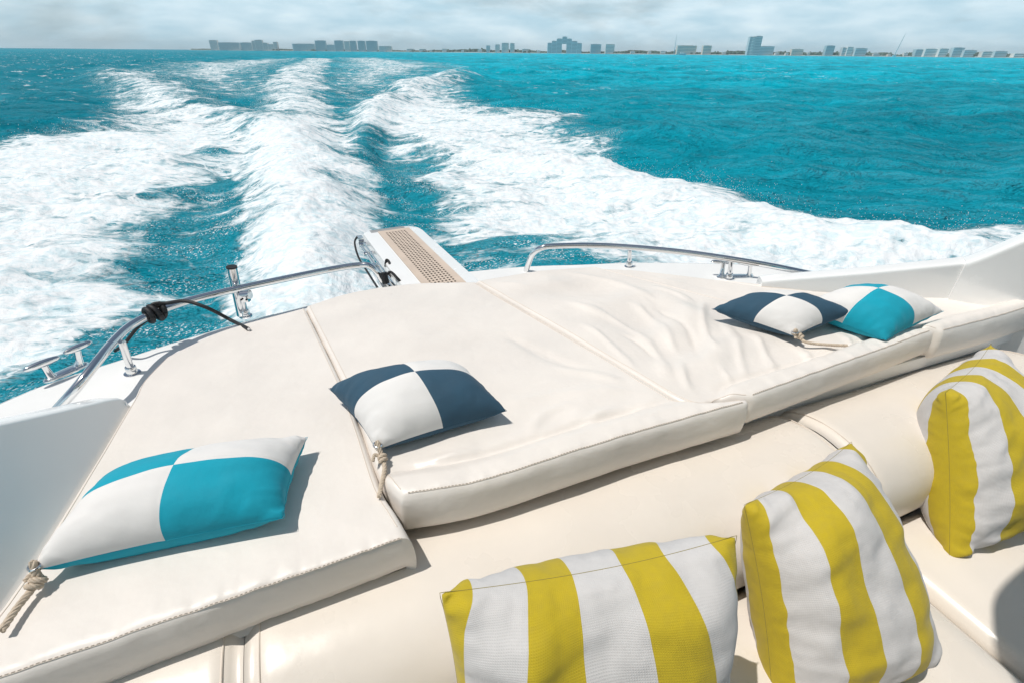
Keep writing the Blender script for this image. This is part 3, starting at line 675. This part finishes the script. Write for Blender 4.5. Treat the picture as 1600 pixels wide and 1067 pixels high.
# ------------------------------------------------------------------ sofa: bolsters and seat
sofa = empty('cockpit_sofa', B(.8,.3,.85), 'cream leather cockpit sofa with thick bolster back, below the sun pads', 'sofa')
MB().box(B(.8,.14,1.07), 2.3,.52,.20, tv, av).build('sofa_base', M['gel'], sofa)
def bolster(t0, t1, sc=.765, zc=1.515, rs=.235, rz=.185, name='bolster'):
    V, F = [], []; nt_, na_ = 60, 48
    for i in range(nt_):
        q = i/(nt_-1); t = t0+(t1-t0)*q; e = min(q,1-q)*(t1-t0); k = 1-.13*(1-sstep(0,.05,np.array(e)))**2 if e < .05 else 1
        k = float(k)*(1+.006*math.sin(t*9))
        for j in range(na_):
            a = 2*math.pi*j/na_; ca, sa = math.cos(a), math.sin(a)
            ex = math.copysign(abs(ca)**.92, ca); ez = math.copysign(abs(sa)**.92, sa)
            dz = .006*float(fbm(np.array(t*3), np.array(a*2), 2, 5))
            V.append(B(t, sc+(rs*k+dz)*ex, zc+(rz*k+dz)*ez))
    F = [(i*na_+j, i*na_+(j+1)%na_, (i+1)*na_+(j+1)%na_, (i+1)*na_+j) for i in range(nt_-1) for j in range(na_)]
    F += [list(range(na_)), list(range((nt_-1)*na_, nt_*na_))[::-1]]
    o = obj(name, V, F, M['vinyl2'], sofa)
    for tt in (t0+.035, t1-.035):
        pts = []
        for j in range(na_+1):
            a = 2*math.pi*j/na_; ca, sa = math.cos(a), math.sin(a); k = .985
            pts.append(B(tt, sc+(rs*k+.004)*math.copysign(abs(ca)**.92,ca), zc+(rz*k+.004)*math.copysign(abs(sa)**.92,sa)))
        MB().tube(pts, .0022, 6).build('piping', M['piping'], o)
    return o
bolster(-1.55,-.328); bolster(-.327,1.46); bolster(1.465,2.75)
def seat(t0,t1,s0,s1,z=SEAT,th=.13):
    V,F=[],[]; nu,nv=60,30; r_=.035
    for j in range(nv):
        for i in range(nu):
            t=t0+(t1-t0)*i/(nu-1); s=s0+(s1-s0)*j/(nv-1); d=min(t-t0,t1-t,s-s0,s1-s); dd=min(d,r_)
            V.append(B(t,s,z-(r_-math.sqrt(max(r_*r_-(r_-dd)**2,0)))+.012*min(1,d/.15)))
    F=[(j*nu+i,j*nu+i+1,(j+1)*nu+i+1,(j+1)*nu+i) for j in range(nv-1) for i in range(nu-1)]
    bd=[i for i in range(nu)]+[j*nu+nu-1 for j in range(1,nv)]+[(nv-1)*nu+i for i in range(nu-2,-1,-1)]+[j*nu for j in range(nv-2,0,-1)]
    n=len(bd); b0=len(V); V+=[V[k]-Vector((0,0,th-r_)) for k in bd]; F+=[(bd[k],b0+k,b0+(k+1)%n,bd[(k+1)%n]) for k in range(n)]; F.append(list(range(b0,b0+n))[::-1])
    o=obj('seat_cushion',V,F,M['vinyl2'],sofa)
    MB().tube([V[i]+Vector((0,0,.001)) for i in range(nu*2,nu*3)], .002,6).build('piping',M['piping'],o)
seat(-1.5,1.5,-.36,.56); seat(1.506,2.95,-.36,.56)

# ------------------------------------------------------------------ pillows, inflated as real cloth
def inflate(N=61, it=260, press=.0011, slack=1.0, seed=0, damp=.9):
    """two square sheets sewn at the rim, edge constraints and pressure; returns top and bottom grids on a unit square"""
    g = np.linspace(-.5,.5,N); X, Y = np.meshgrid(g, g); rg = np.random.default_rng(seed)
    p_ = np.stack([np.stack([X,Y,np.zeros_like(X)+.001],-1), np.stack([X,Y,np.zeros_like(X)-.001],-1)]) + 0.0
    nz = (fbm((X+seed)*5,(Y+seed)*5,3,seed)-.5)*.01; p_[0,...,2]+=nz; p_[1,...,2]-=nz
    h = g[1]-g[0]; v = np.zeros_like(p_); rim = np.zeros((N,N),bool); rim[0]=rim[-1]=True; rim[:,0]=rim[:,-1]=True
    def cons(a, b_, L0, k, comp=1.0):
        d = b_-a; l = np.linalg.norm(d,axis=-1,keepdims=True)+1e-9; c = (l-L0)/l; c = np.where(c < 0, c*comp, c); c = d*c*.5*k
        a += c; b_ -= c
    for n in range(it):
        nrm = np.zeros_like(p_); du = np.zeros_like(p_); dv = np.zeros_like(p_)
        du[:,:,1:-1] = p_[:,:,2:]-p_[:,:,:-2]; dv[:,1:-1] = p_[:,2:]-p_[:,:-2]
        nrm = np.cross(du, dv); nrm[1] *= -1; nrm /= (2*h)**2
        v = v*damp+nrm*press*(1 if n < it*.6 else .8); q = p_+v; old = p_.copy(); p_ = q
        for _ in range(7):
            for off in (0,1):
                cons(p_[:,:,off:N-1:2][:, :, :], p_[:,:,off+1::2][:, :, :p_[:,:,off:N-1:2].shape[2]], h, 1, .5)
                cons(p_[:,off:N-1:2], p_[:,off+1::2][:, :p_[:,off:N-1:2].shape[1]], h, 1, .5)
            for oy in (0,1):
                a = p_[:,oy:N-1:2,:-1]; b_ = p_[:,oy+1::2,1:][:, :a.shape[1]]
                for ox in (0,1): cons(a[:,:,ox::2], b_[:,:,ox::2], h*1.4142, .35, .35)
                a = p_[:,oy:N-1:2,1:]; b_ = p_[:,oy+1::2,:-1][:, :a.shape[1]]
                for ox in (0,1): cons(a[:,:,ox::2], b_[:,:,ox::2], h*1.4142, .35, .35)
            mr = (p_[0][rim]+p_[1][rim])/2; p_[0][rim] = mr; p_[1][rim] = mr
            ll = 2
        # bending
        for ax_ in (1,2):
            s = np.moveaxis(p_, ax_, 0); c = (s[:-2]+s[2:])/2-s[1:-1]; s[1:-1] += c*.10
        mr = (p_[0][rim]+p_[1][rim])/2; p_[0][rim] = mr; p_[1][rim] = mr
        v = p_-old
    return p_
SIM = {}
def pillow(name, label, corners, kind, group, thick=1.0, flat=1.0, seed=0, straight=.7, swap=False):
    """corners TL, TR, BR, BL of the face in the world; n points out of the visible face"""
    key = (seed,)
    if key not in SIM: SIM[key] = inflate(seed=seed)
    p_ = SIM[key]; N = p_.shape[1]
    p_ = p_.copy(); e0 = np.abs(p_[0,0,-1,0])
    for ax_ in (0,1):
        q = np.moveaxis(p_, 2 if ax_ == 0 else 1, -2)      # last axis but one runs along ax_
        half = (q[...,-1,ax_]-q[...,0,ax_])/2; q[...,ax_] *= ((half*(1-straight)+e0*straight)/half)[...,None]
    gg = np.linspace(-.5,.5,N); GX, GY = np.meshgrid(gg, gg); dx = .5-abs(GX); dy = .5-abs(GY); dm = np.minimum(dx,dy); al = np.where(dx < dy, GY, GX)+np.where(dx<dy, np.sign(GX)*3, np.sign(GY)*7)
    pk = (fbm(al*15+seed*3, dm*3.5+seed, 3, seed+60)-.5)*.085*np.exp(-dm/.11)*sstep(0,.045,dm)
    dn = (fbm(GX*3.2+seed*5, GY*3.2, 3, seed+70)-.5)*.055*sstep(0,.2,dm)
    if kind != 'stripe': dn = dn-.008*np.maximum(np.exp(-(GX/.016)**2), np.exp(-(GY/.016)**2))
    if kind == 'stripe': pk = pk*1.35; dn = dn*2.2+(fbm(GX*2.1+GY*5+seed,GY*8-GX*2,3,seed+80)-.5)*.05*sstep(0,.12,dm)
    p_[0,...,2] += pk+dn; p_[1,...,2] -= pk
    cc = [p_[0,0,0],p_[0,0,-1],p_[0,-1,-1],p_[0,-1,0]]; ext_ = np.mean([abs(c[:2]) for c in cc])*(.972 if kind == 'stripe' else .985)
    TL, TR, BR, BL = [np.array(c) for c in corners]
    ux = (TR-TL+BR-BL)/2; uy = (TL-BL+TR-BR)/2; sz = (np.linalg.norm(ux)+np.linalg.norm(uy))/2
    n = np.cross(ux, uy); n /= np.linalg.norm(n)
    def mp(q):
        u = (q[...,0]/(2*ext_)+.5)[...,None]; w = (q[...,1]/(2*ext_)+.5)[...,None]
        base = BL*(1-u)*(1-w)+BR*u*(1-w)+TL*(1-u)*w+TR*u*w
        zz = q[...,2]/(2*ext_)*sz*thick; zz = np.where(zz < 0, zz*flat, zz)
        return base+n*zz[...,None]
    # row 0 of the grid is y=-.5 (bottom)
    T = mp(p_[0]).reshape(-1,3); Bm = mp(p_[1]).reshape(-1,3)
    V = T.tolist(); mapb = {}; idx = lambda j,i: j*N+i
    for j in range(N):
        for i in range(N):
            if 0 < j < N-1 and 0 < i < N-1: mapb[idx(j,i)] = len(V); V.append(Bm[idx(j,i)].tolist())
            else: mapb[idx(j,i)] = idx(j,i)
    F, mi, uv = [], [], []
    def stripe(i):
        q = (i+.5)/(N-1); bands = [0,.105,.265,.42,.58,.735,.895,1.01]
        k = next(b_ for b_ in range(7) if q < bands[b_+1]); return k % 2
    for side in (0,1):
        for j in range(N-1):
            for i in range(N-1):
                q = (idx(j,i),idx(j,i+1),idx(j+1,i+1),idx(j+1,i))
                if side: q = tuple(mapb[k] for k in q)[::-1]
                F.append(q)
                if kind == 'stripe': mi.append(stripe(i))
                else:
                    a = (i >= (N-1)//2); b_ = (j >= (N-1)//2)
                    mi.append((1 if (a == b_) != swap else 0) if side == 0 else 0)
                fu = [(i,j),(i+1,j),(i+1,j+1),(i,j+1)]; fu = fu[::-1] if side else fu
                uv += [(c[0]/N*sz/.45, c[1]/N*sz/.45) for c in fu]
    mats = [M['yellow'],M['canvas']] if kind == 'stripe' else [M[kind],M['white']]
    root = obj(name, V, F, mats, None, mi=mi)
    ul = root.data.uv_layers.new(name='uv'); ul.data.foreach_set('uv', np.array(uv).ravel())
    tag(root, label, 'pillow', group)
    ss = root.modifiers.new('smooth','SUBSURF'); ss.levels = 1; ss.render_levels = 1; ss.boundary_smooth = 'PRESERVE_CORNERS'
    # sewn rim
    Tg = T.reshape(N,N,3); rim = [Tg[0,i] for i in range(N)]+[Tg[j,-1] for j in range(1,N)]+[Tg[-1,i] for i in range(N-2,-1,-1)]+[Tg[j,0] for j in range(N-2,-1,-1)]
    MB().tube([Vector(r_) for r_ in rim], .0006, 6, cap=False).build('seam', M['olive'] if kind == 'stripe' else mats[0], root)
    if kind == 'stripe' or seed in (1,):
        k = [Vector(r_) for r_ in rim][N//2*1+N:N+N//2+6] if False else None
    return root, T.reshape(N,N,3), n
def square(c, diag_dir, half_diag, n=Vector((0,0,1)), ratio=1.0):
    pass
def braid(pts, rad, name, parent, strands=4, twist=70):
    q = resample([tuple(v) for v in spline(pts, 10)], max(30,int(sum((Vector(a)-Vector(b_)).length for a,b_ in zip(pts,pts[1:]))/.0022)))
    q = [Vector(v) for v in q]; m_ = MB(); L_ = 0; u = (q[1]-q[0]).orthogonal().normalized(); lines = [[] for _ in range(strands)]
    for i in range(len(q)):
        T = (q[min(i+1,len(q)-1)]-q[max(i-1,0)]).normalized(); u = (u-T*u.dot(T)).normalized(); w = T.cross(u)
        if i: L_ += (q[i]-q[i-1]).length
        for k in range(strands):
            a = 2*math.pi*k/strands+L_/rad*1.05; lines[k].append(q[i]+(u*math.cos(a)+w*math.sin(a))*rad*.52)
    for l in lines: m_.tube(l, rad*.46, 7)
    return m_.build(name, M['rope'], parent)
def rope_set(root, T, j, i, inward, pts, rad=.0065, n=None):
    """grommet in the corner, knot beside it, rope trailing over the pad"""
    g = Vector(T[j,i]); nn = Vector(n)
    ring = MB(); ux = nn.orthogonal().normalized(); uy = nn.cross(ux)
    c = g+nn*.006
    ring.tube([c+(ux*math.cos(a)+uy*math.sin(a))*.011 for a in np.linspace(0,2*math.pi,25)], .0028, 8, cap=False); ring.build('grommet', M['chrome'], root)
    k0 = pts[0]; d = (pts[1]-pts[0]).normalized(); s1 = d.cross(Vector((0,0,1))).normalized(); s2 = d.cross(s1)
    r_ = braid([c-nn*.014, c+nn*.010, c.lerp(k0,.5)+nn*.004]+pts, rad, 'rope', root)
    loops = [k0+(s1*math.cos(a)+s2*math.sin(a))*rad*1.35+d*(a*.0018-.006) for a in np.linspace(0,4*math.pi,30)]
    braid(loops, rad*.85, 'knot', root)
    braid([k0+s1*.006, k0+s1*.018-d*.006+Vector((0,0,.004)), k0+s1*.026+d*.008], rad*.8, 'knot', root)
G1 = 'quartered two-colour pillows on the sun pads'
def lie(corners_px, zs): return [tuple(P(x,y,z)) for (x,y),z in zip(corners_px, zs)]
# corner order TL, TR, BR, BL with the knotted corner at BL
o1,T1,n1 = pillow('pillow','turquoise and white quartered pillow with knotted rope, by the left white coaming', lie([(165,748),(476,683),(445,806),(52,892)],[PAD+.06,PAD+.06,PAD+.055,PAD+.045]), 'turq', G1, .9, .8, seed=1)
g = Vector(T1[2,2]); rope_set(o1,T1,2,2,None,[P(60,905,PAD+.03),P(46,925,PAD+.02),P(26,950,PAD+.02),P(2,985,PAD+.02)],.0075,n1)
o2,T2,n2 = pillow('pillow','navy and white quartered pillow lying alone, its rope hanging into the left pad seam', lie([(514,608),(716,572),(791,640),(592,702)],[PAD+.065,PAD+.07,PAD+.06,PAD+.04]), 'navy', G1, 1.0, .55, seed=2)
rope_set(o2,T2,2,2,None,[P(597,712,PAD+.03),P(601,730,PAD+.018),P(597,752,PAD+.012),P(592,776,PAD+.012)],.0064,n2)
o4,T4,n4 = pillow('pillow','turquoise and white quartered pillow partly behind the navy one by the right wall', lie([(1250,483),(1318,456),(1472,486),(1386,531)],[PAD+.06,PAD+.06,PAD+.07,PAD+.03]), 'turq', G1, .95, .6, seed=3, swap=True)
o3,T3,n3 = pillow('pillow','navy and white quartered pillow overlapping a turquoise one near the right wall', lie([(1114,484),(1200,462),(1332,487),(1243,525)],[PAD+.06,PAD+.06,PAD+.09,PAD+.03]), 'navy', G1, .82, .7, seed=4)
rope_set(o3,T3,2,2,None,[P(1248,524,PAD+.03),P(1258,534,PAD+.018),P(1285,538,PAD+.014),P(1324,540,PAD+.012)],.0064,n3)
G2 = 'yellow and white striped pillows on the sofa'
pillow('pillow','yellow and white striped pillow at the bottom centre, leftmost of the three on the sofa', [tuple(B(.075,.50,1.985)),tuple(B(.63,.41,1.99)),tuple(B(.60,.27,1.45)),tuple(B(.06,.38,1.45))], 'stripe', G2, .85, 1, seed=5)
pillow('pillow','yellow and white striped pillow leaning on the bolster between the two other striped ones', [tuple(B(.885,.565,1.79)),tuple(B(1.40,.655,1.765)),tuple(B(1.335,.20,1.38)),tuple(B(.85,.285,1.38))], 'stripe', G2, .98, 1, seed=6)
pillow('pillow','yellow and white striped pillow at the right edge, rightmost of the three on the sofa', [tuple(B(1.80,.65,1.845)),tuple(B(2.30,.79,1.85)),tuple(B(2.17,.40,1.40)),tuple(B(1.68,.38,1.42))], 'stripe', G2, 1.0, 1, seed=7)

# ------------------------------------------------------------------ black shock cord tied on the left rail
def cord():
    m_ = MB(); c = P(243,489,zr+.008); tdir = (P(262,482,zr+.008)-P(226,496,zr+.008)).normalized()
    s1 = tdir.cross(Vector((0,0,1))).normalized(); s2 = tdir.cross(s1)
    for o_, rad, tl in ((-.026,.027,.0),(0,.031,.009),(.022,.028,-.007)):
        m_.tube([c+tdir*(o_+tl*math.sin(a))+(s1*math.cos(a)+s2*math.sin(a))*rad for a in np.linspace(0,2*math.pi,28)], .0098, 10, cap=False)
    m_.tube(spline([c-tdir*.02+Vector((0,0,-.02))-s1*.02, c+Vector((0,0,.035)), P(262,474,zr+.04), P(290,471,zr+.05), P(325,482,zr+.02), P(360,500,zr-.06), P(388,514,PAD+.01)], 8), .0075, 10)
    m_.tube(spline([c-tdir*.02+s1*.02, P(215,512,zr-.03), P(196,535,zr-.07), P(180,548,zr-.12)], 6), .0065, 8)
    o = m_.build('shock_cord', M['black']); tag(o, 'black elastic cord knotted round the left chrome rail, its end on the pad', 'cord')
    MB().tube([P(388,514,PAD+.01), P(390.5,515.5,PAD+.008)], .0055, 8).build('frayed_end', M['canvas'], o)
cord()

# ------------------------------------------------------------------ the far shore
def hdir(px):
    d = ray(px, PH/2-HOR+(px-PW/2)*math.tan(ROLL)); return Vector((d.x/d.y, 1, 0))
def fshore(px): return float(np.interp(px, [250,600,850,1200,1700], [4300,3900,3300,2900,2500]))
FM = {k: mat('facade_'+k, c, .7, var=(.02,.08)) for k, c in dict(pale=(.82,.82,.80), white=(.90,.90,.88), tan=(.80,.72,.64), grey=(.62,.68,.70), dark=(.42,.60,.66), blue=(.60,.72,.76)).items()}  # pale, bluish facades: part of the haze fade is put into the colour
glassm = mat('far_glass', (.26,.36,.40), .3)
def building(x0, x1, y_top, kind, label, y_base=None, steps=None, name='apartment_block', depth=22, F=None, cat='building', arch=None, group='buildings along the far shore'):
    F_ = F or fshore((x0+x1)/2)
    base_y = lambda x: PH/2-HOR+(x-PW/2)*math.tan(ROLL)+1.0
    pa, pb = hdir(x0)*F_, hdir(x1)*F_; ax = (pb-pa); wd = ax.length; ax.normalize(); ay = Vector((-ax.y,ax.x,0))
    hh = lambda y: max(3,(base_y((x0+x1)/2)-y))*F_/1024
    ht = hh(y_top); ce = (pa+pb)/2
    r_ = empty(name, ce, label, cat, group)
    w = MB(); g_ = MB(); rf = []
    blocks = steps or [(0,1,y_top)]
    for (a,b_,yt) in blocks:
        h = hh(yt); c = pa+ax*wd*(a+b_)/2; hw = wd*(b_-a)/2
        z0 = 1
        if arch and a == arch[0]:
            z0 = hh(arch[2])
        w.box(c+Vector((0,0,(z0+h)/2)), hw, depth/2+(a*1.3), (h-z0)/2, ax, ay)
        rf.append((c+Vector((0,0,h+.5)), hw*.6))
        nf = max(2, int((h-z0)/6))
        for k in range(nf):
            zz = z0+(h-z0)*(k+.55)/nf
            g_.box(c+Vector((0,0,zz))-ay*(depth/2+a*1.3), hw*.93, .35, (h-z0)/nf*.24, ax, ay)
    w.build('wall', FM[kind], r_, smooth=False); g_.build('window', glassm, r_, smooth=False); [MB().box(c_, hw_, depth/4, 1.3, ax, ay).build('roof', FM['grey'], r_, smooth=False) for c_, hw_ in rf]
    return r_
D = [
 (331,343,64,'white','slim white tower at the far left end of the skyline'),
 (344,377,67.5,'blue','long low grey-blue hotel block right of the slim left tower'),
 (379,396,67.5,'blue','low blue-grey block between the long hotel and the domed hotel'),
 (459,494,69.5,'blue','long low grey hotel left of the square dark block'),
 (495,511,64.5,'dark','square dark block standing right after the long low hotel'),
 (512,525,71,'blue','low link building just right of the square dark block'),
 (525,538,64.5,'dark','dark slab tower, first in the row of four left skyline towers'),
 (540,548,65.5,'pale','narrow pale tower squeezed between two dark slab towers'),
 (549,558,65,'dark','small dark tower with white podium in the left skyline'),
 (561,572,65,'dark','dark slab tower left of the broadest left tower'),
 (574,591,65,'dark','broad dark tower ending the left group of the skyline'),
 (593,613,73,'pale','low pale houses right of the left tower group'),
 (760,766,72,'blue','tiny block at the left of the pale twin towers'),
 (774,781,70.5,'pale','small pale block left of the pale twin towers'),
 (784,795,68,'pale','wider of the pale twin towers left of the arch building'),
 (797,804,68.5,'pale','narrower of the pale twin towers left of the arch building'),
 (922,938,70,'dark','dark low block right of the stepped arch building'),
 (945,959,70,'pale','pale wedge building near the mast on the skyline'),
 (1056,1086,72,'tan','broad beige hotel right of the thin mast'),
 (1096,1109,72,'tan','small beige hotel between broad beige hotel and the tall tower'),
 (1183,1206,73,'blue','low grey building beside the tall grey tower'),
 (1234,1252,77.5,'tan','low brown roofed building right of the tall tower'),
 (1286,1299,72,'dark','dark block with narrow side wing right of centre shore'),
 (1312,1318,75,'grey','small grey block left of the slanted white building'),
 (1319,1328,74,'white','white slanted-roof building beside a small grey block'),
 (1332,1350,76,'blue','wide low grey-green building left of the leaning crane'),
 (1426,1440,78,'dark','dark low block at left of the white villas'),
 (1440,1460,77,'white','white villa cluster right of the leaning crane'),
 (1462,1476,76.5,'white','second white villa cluster, with rounded roofs'),
 (1483,1500,75,'blue','grey flat-roofed block right of the white villas'),
 (1501,1520,79,'blue','lower grey block beside the flat-roofed block'),
 (1530,1548,81,'pale','pale low house near the right end of the shore'),
 (1549,1568,80.5,'blue','grey low block second from the right end of shore'),
 (1580,1598,84,'white','long white low pavilion at the right end of shore'),
]
for x0,x1,y,k,l in D: building(x0,x1,y,k,l)
building(397,436,66,'pale','pale hotel with little dome and stepped wings on the left skyline', steps=[(0,.12,65),(.12,.42,63.6),(.42,.62,68),(.62,.85,70),(.85,1,66.5)], name='hotel')
building(855,908,66,'blue','stepped pyramid-like hotel with open square arch in its middle', steps=[(0,.12,68),(.12,.26,65),(.26,.42,61.5),(.42,.56,58.5),(.56,.70,61.5),(.70,.86,65),(.86,1,68)], arch=(.42,.56,69.5), name='hotel', F=3100)
building(1165,1184,58,'grey','tall grey tower with one white stripe, highest on the shore', steps=[(0,.30,58.6),(.305,.47,58.2),(.475,1,57.5)], name='tower_block', F=2700)
tw = building(1170.5,1174,59,'white','white lift shaft strip on the front of the tall grey tower', name='lift_tower', F=2690, depth=4)
LM = [(593,'the left tower group'),(797,'the pale twin towers'),(908,'the arch building'),(959,'the pale wedge building'),(1086,'the broad beige hotel'),(1109,'the small beige hotel'),(1206,'the tall grey tower'),(1299,'the dark winged block'),(1350,'the wide grey-green building'),(1402,'the leaning crane'),(1476,'the white villas'),(1520,'the flat-roofed block'),(1568,'the last grey block')]
ORD = ['nearest','second','third','fourth','fifth','sixth','seventh','eighth','ninth']; cnt = {}
rgh = random.Random(11); hx = 612.
while hx < 1598:
    wpx = rgh.uniform(4,12)
    if not any(a-2 < hx+wpx and hx < b_+2 for a,b_,*_ in D+[(855,908),(1160,1184)]):
        yb = PH/2-HOR+(hx-PW/2)*math.tan(ROLL)
        lmk = [l for x_,l in LM if x_ < hx][-1]; k_ = cnt.get(lmk,0); cnt[lmk] = k_+1
        building(hx, hx+wpx, yb-rgh.uniform(2.5,5.2), rgh.choice(['pale','white','tan','grey','pale']), f'small low beach house, {ORD[k_]} one to the right of {lmk}', name='beach_house', cat='house', group='low houses along the far beach', depth=14, F=fshore(hx)-rgh.uniform(0,8))
    hx += wpx+rgh.uniform(4,26)
# thin mast and leaning crane
def mast(px, py_base, px_top, py_top, rad, label, cat, name, F):
    a = hdir(px)*F; b_ = hdir(px_top)*F; lean = (b_-a)*1.0
    h = (py_base-py_top)*F/1024; m_ = MB().tube([a, a+Vector((0,0,h*.6))+lean*0, a+Vector((0,0,h))], [rad,rad*.7,rad*.35], 8)
    for k in range(1,12): q = a+Vector((0,0,h*k/13)); m_.tube([q-Vector((rad*1.3,0,0)), q+Vector((rad*1.3,0,0))], rad*.3, 5)
    o = m_.build(name, FM['dark'])
    tag(o, label, cat); return a, h
mast(1053,80,1053,48,1.6,'thin dark radio mast rising from the wooded shore','mast','radio_mast',3000)
def crane():
    F = 2700; a = hdir(1397)*F; h = 33*F/1024; tip = hdir(1402)*F+Vector((0,0,h))
    r_ = empty('harbour_crane', a, 'dark leaning crane jib on the shore left of the white villas', 'crane')
    MB().tube([a+Vector((0,0,3)), tip], [2.0,1.2], 8).build('jib', FM['dark'], r_)
    MB().box(a+Vector((0,0,3)), 7,5,4).build('cab', FM['dark'], r_, smooth=False)
    MB().tube([tip, tip+Vector((3,0,10))],[.5,.3],6).build('stay', FM['dark'], r_)
crane()
def farboat():
    a = hdir(1066)*1500; r_ = empty('ferry_boat', a, 'small dark ferry boat on the water before the beige hotel', 'boat')
    V = []; 
    for z,k in ((-.5,.8),(4.2,1)):
        for x,y in ((-9,-2.6),(6,-3),(11,0),(6,3),(-9,2.6)): V.append(a+Vector((x*k,y*k,z)))
    obj('hull', V, [(0,1,6,5),(1,2,7,6),(2,3,8,7),(3,4,9,8),(4,0,5,9),(5,6,7,8,9)], FM['dark'], r_, smooth=False)
    MB().box(a+Vector((-1,0,5.4)), 4.5,2,1.3).build('cabin', FM['pale'], r_, smooth=False)
farboat()
# land, beach and the wooded shoreline
def shore():
    V, F, V2, F2 = [], [], [], []; xs = np.linspace(296,1720,90)
    for px in xs:
        f = fshore(px); d = hdir(px); dl = d.length
        for k, (df, z) in enumerate(((-26,-.4),(-10,.5),(60,1.2),(900,1.6))): V.append(d*(f+df)+Vector((0,0,z)))
    n = 4; F = [(i*n+k,(i+1)*n+k,(i+1)*n+k+1,i*n+k+1) for i in range(len(xs)-1) for k in range(n-1)]
    o = obj('beach', V, F, mat('far_sand', (.55,.53,.47), .9, var=(.02,.1))); tag(o, kind='structure')
    m_ = MB(); rg = random.Random(5); px = 300.
    while px < 1700:
        f = fshore(px)+rg.uniform(0,45); hgt = 5+15*float(fbm(np.array(px/23.),np.array(2.),3,8))*(.45 if px < 640 else 1.0)
        if rg.random() < .06: hgt *= 1.35
        c = hdir(px)*f; rad = rg.uniform(6,12)
        V = []
        for k in range(3):
            zz = (.15,.55,.95)[k]*hgt; rr_ = (1,.95,.45)[k]*rad
            for j in range(7):
                a = j/7*6.283+k; q = rr_*rg.uniform(.7,1.2); V.append(c+Vector((q*math.cos(a), q*math.sin(a), zz*rg.uniform(.85,1.15)+1)))
        V.append(c+Vector((0,0,hgt*1.1+1))); FF = [(k*7+j,k*7+(j+1)%7,(k+1)*7+(j+1)%7,(k+1)*7+j) for k in range(2) for j in range(7)]+[(14+j,14+(j+1)%7,21) for j in range(7)]
        m_.add(V, FF); px += rg.uniform(.5,1.6)*1.15
    o = m_.build('shore_woods', mat('far_foliage', (.11,.17,.14), .9, var=(.05,.3)), smooth=False); tag(o, 'low dark belt of trees running along the whole far beach', 'woods', kind='stuff')
shore()

# ------------------------------------------------------------------ haze
def haze():
    m_ = bpy.data.materials.new('haze'); m_.use_nodes = True; N = m_.node_tree.nodes; N.clear()
    o_ = N.new('ShaderNodeOutputMaterial'); v = N.new('ShaderNodeVolumePrincipled'); v.inputs['Density'].default_value = .000065
    v.inputs['Color'].default_value = (.76,.93,1,1); v.inputs['Anisotropy'].default_value = 0
    m_.node_tree.links.new(v.outputs[0], o_.inputs['Volume'])
    h = MB().box((0,0,61), 12800,12800,64).build('haze', m_, smooth=False); tag(h, 'pale sea haze over the water and far shore', 'haze', kind='stuff')
haze()
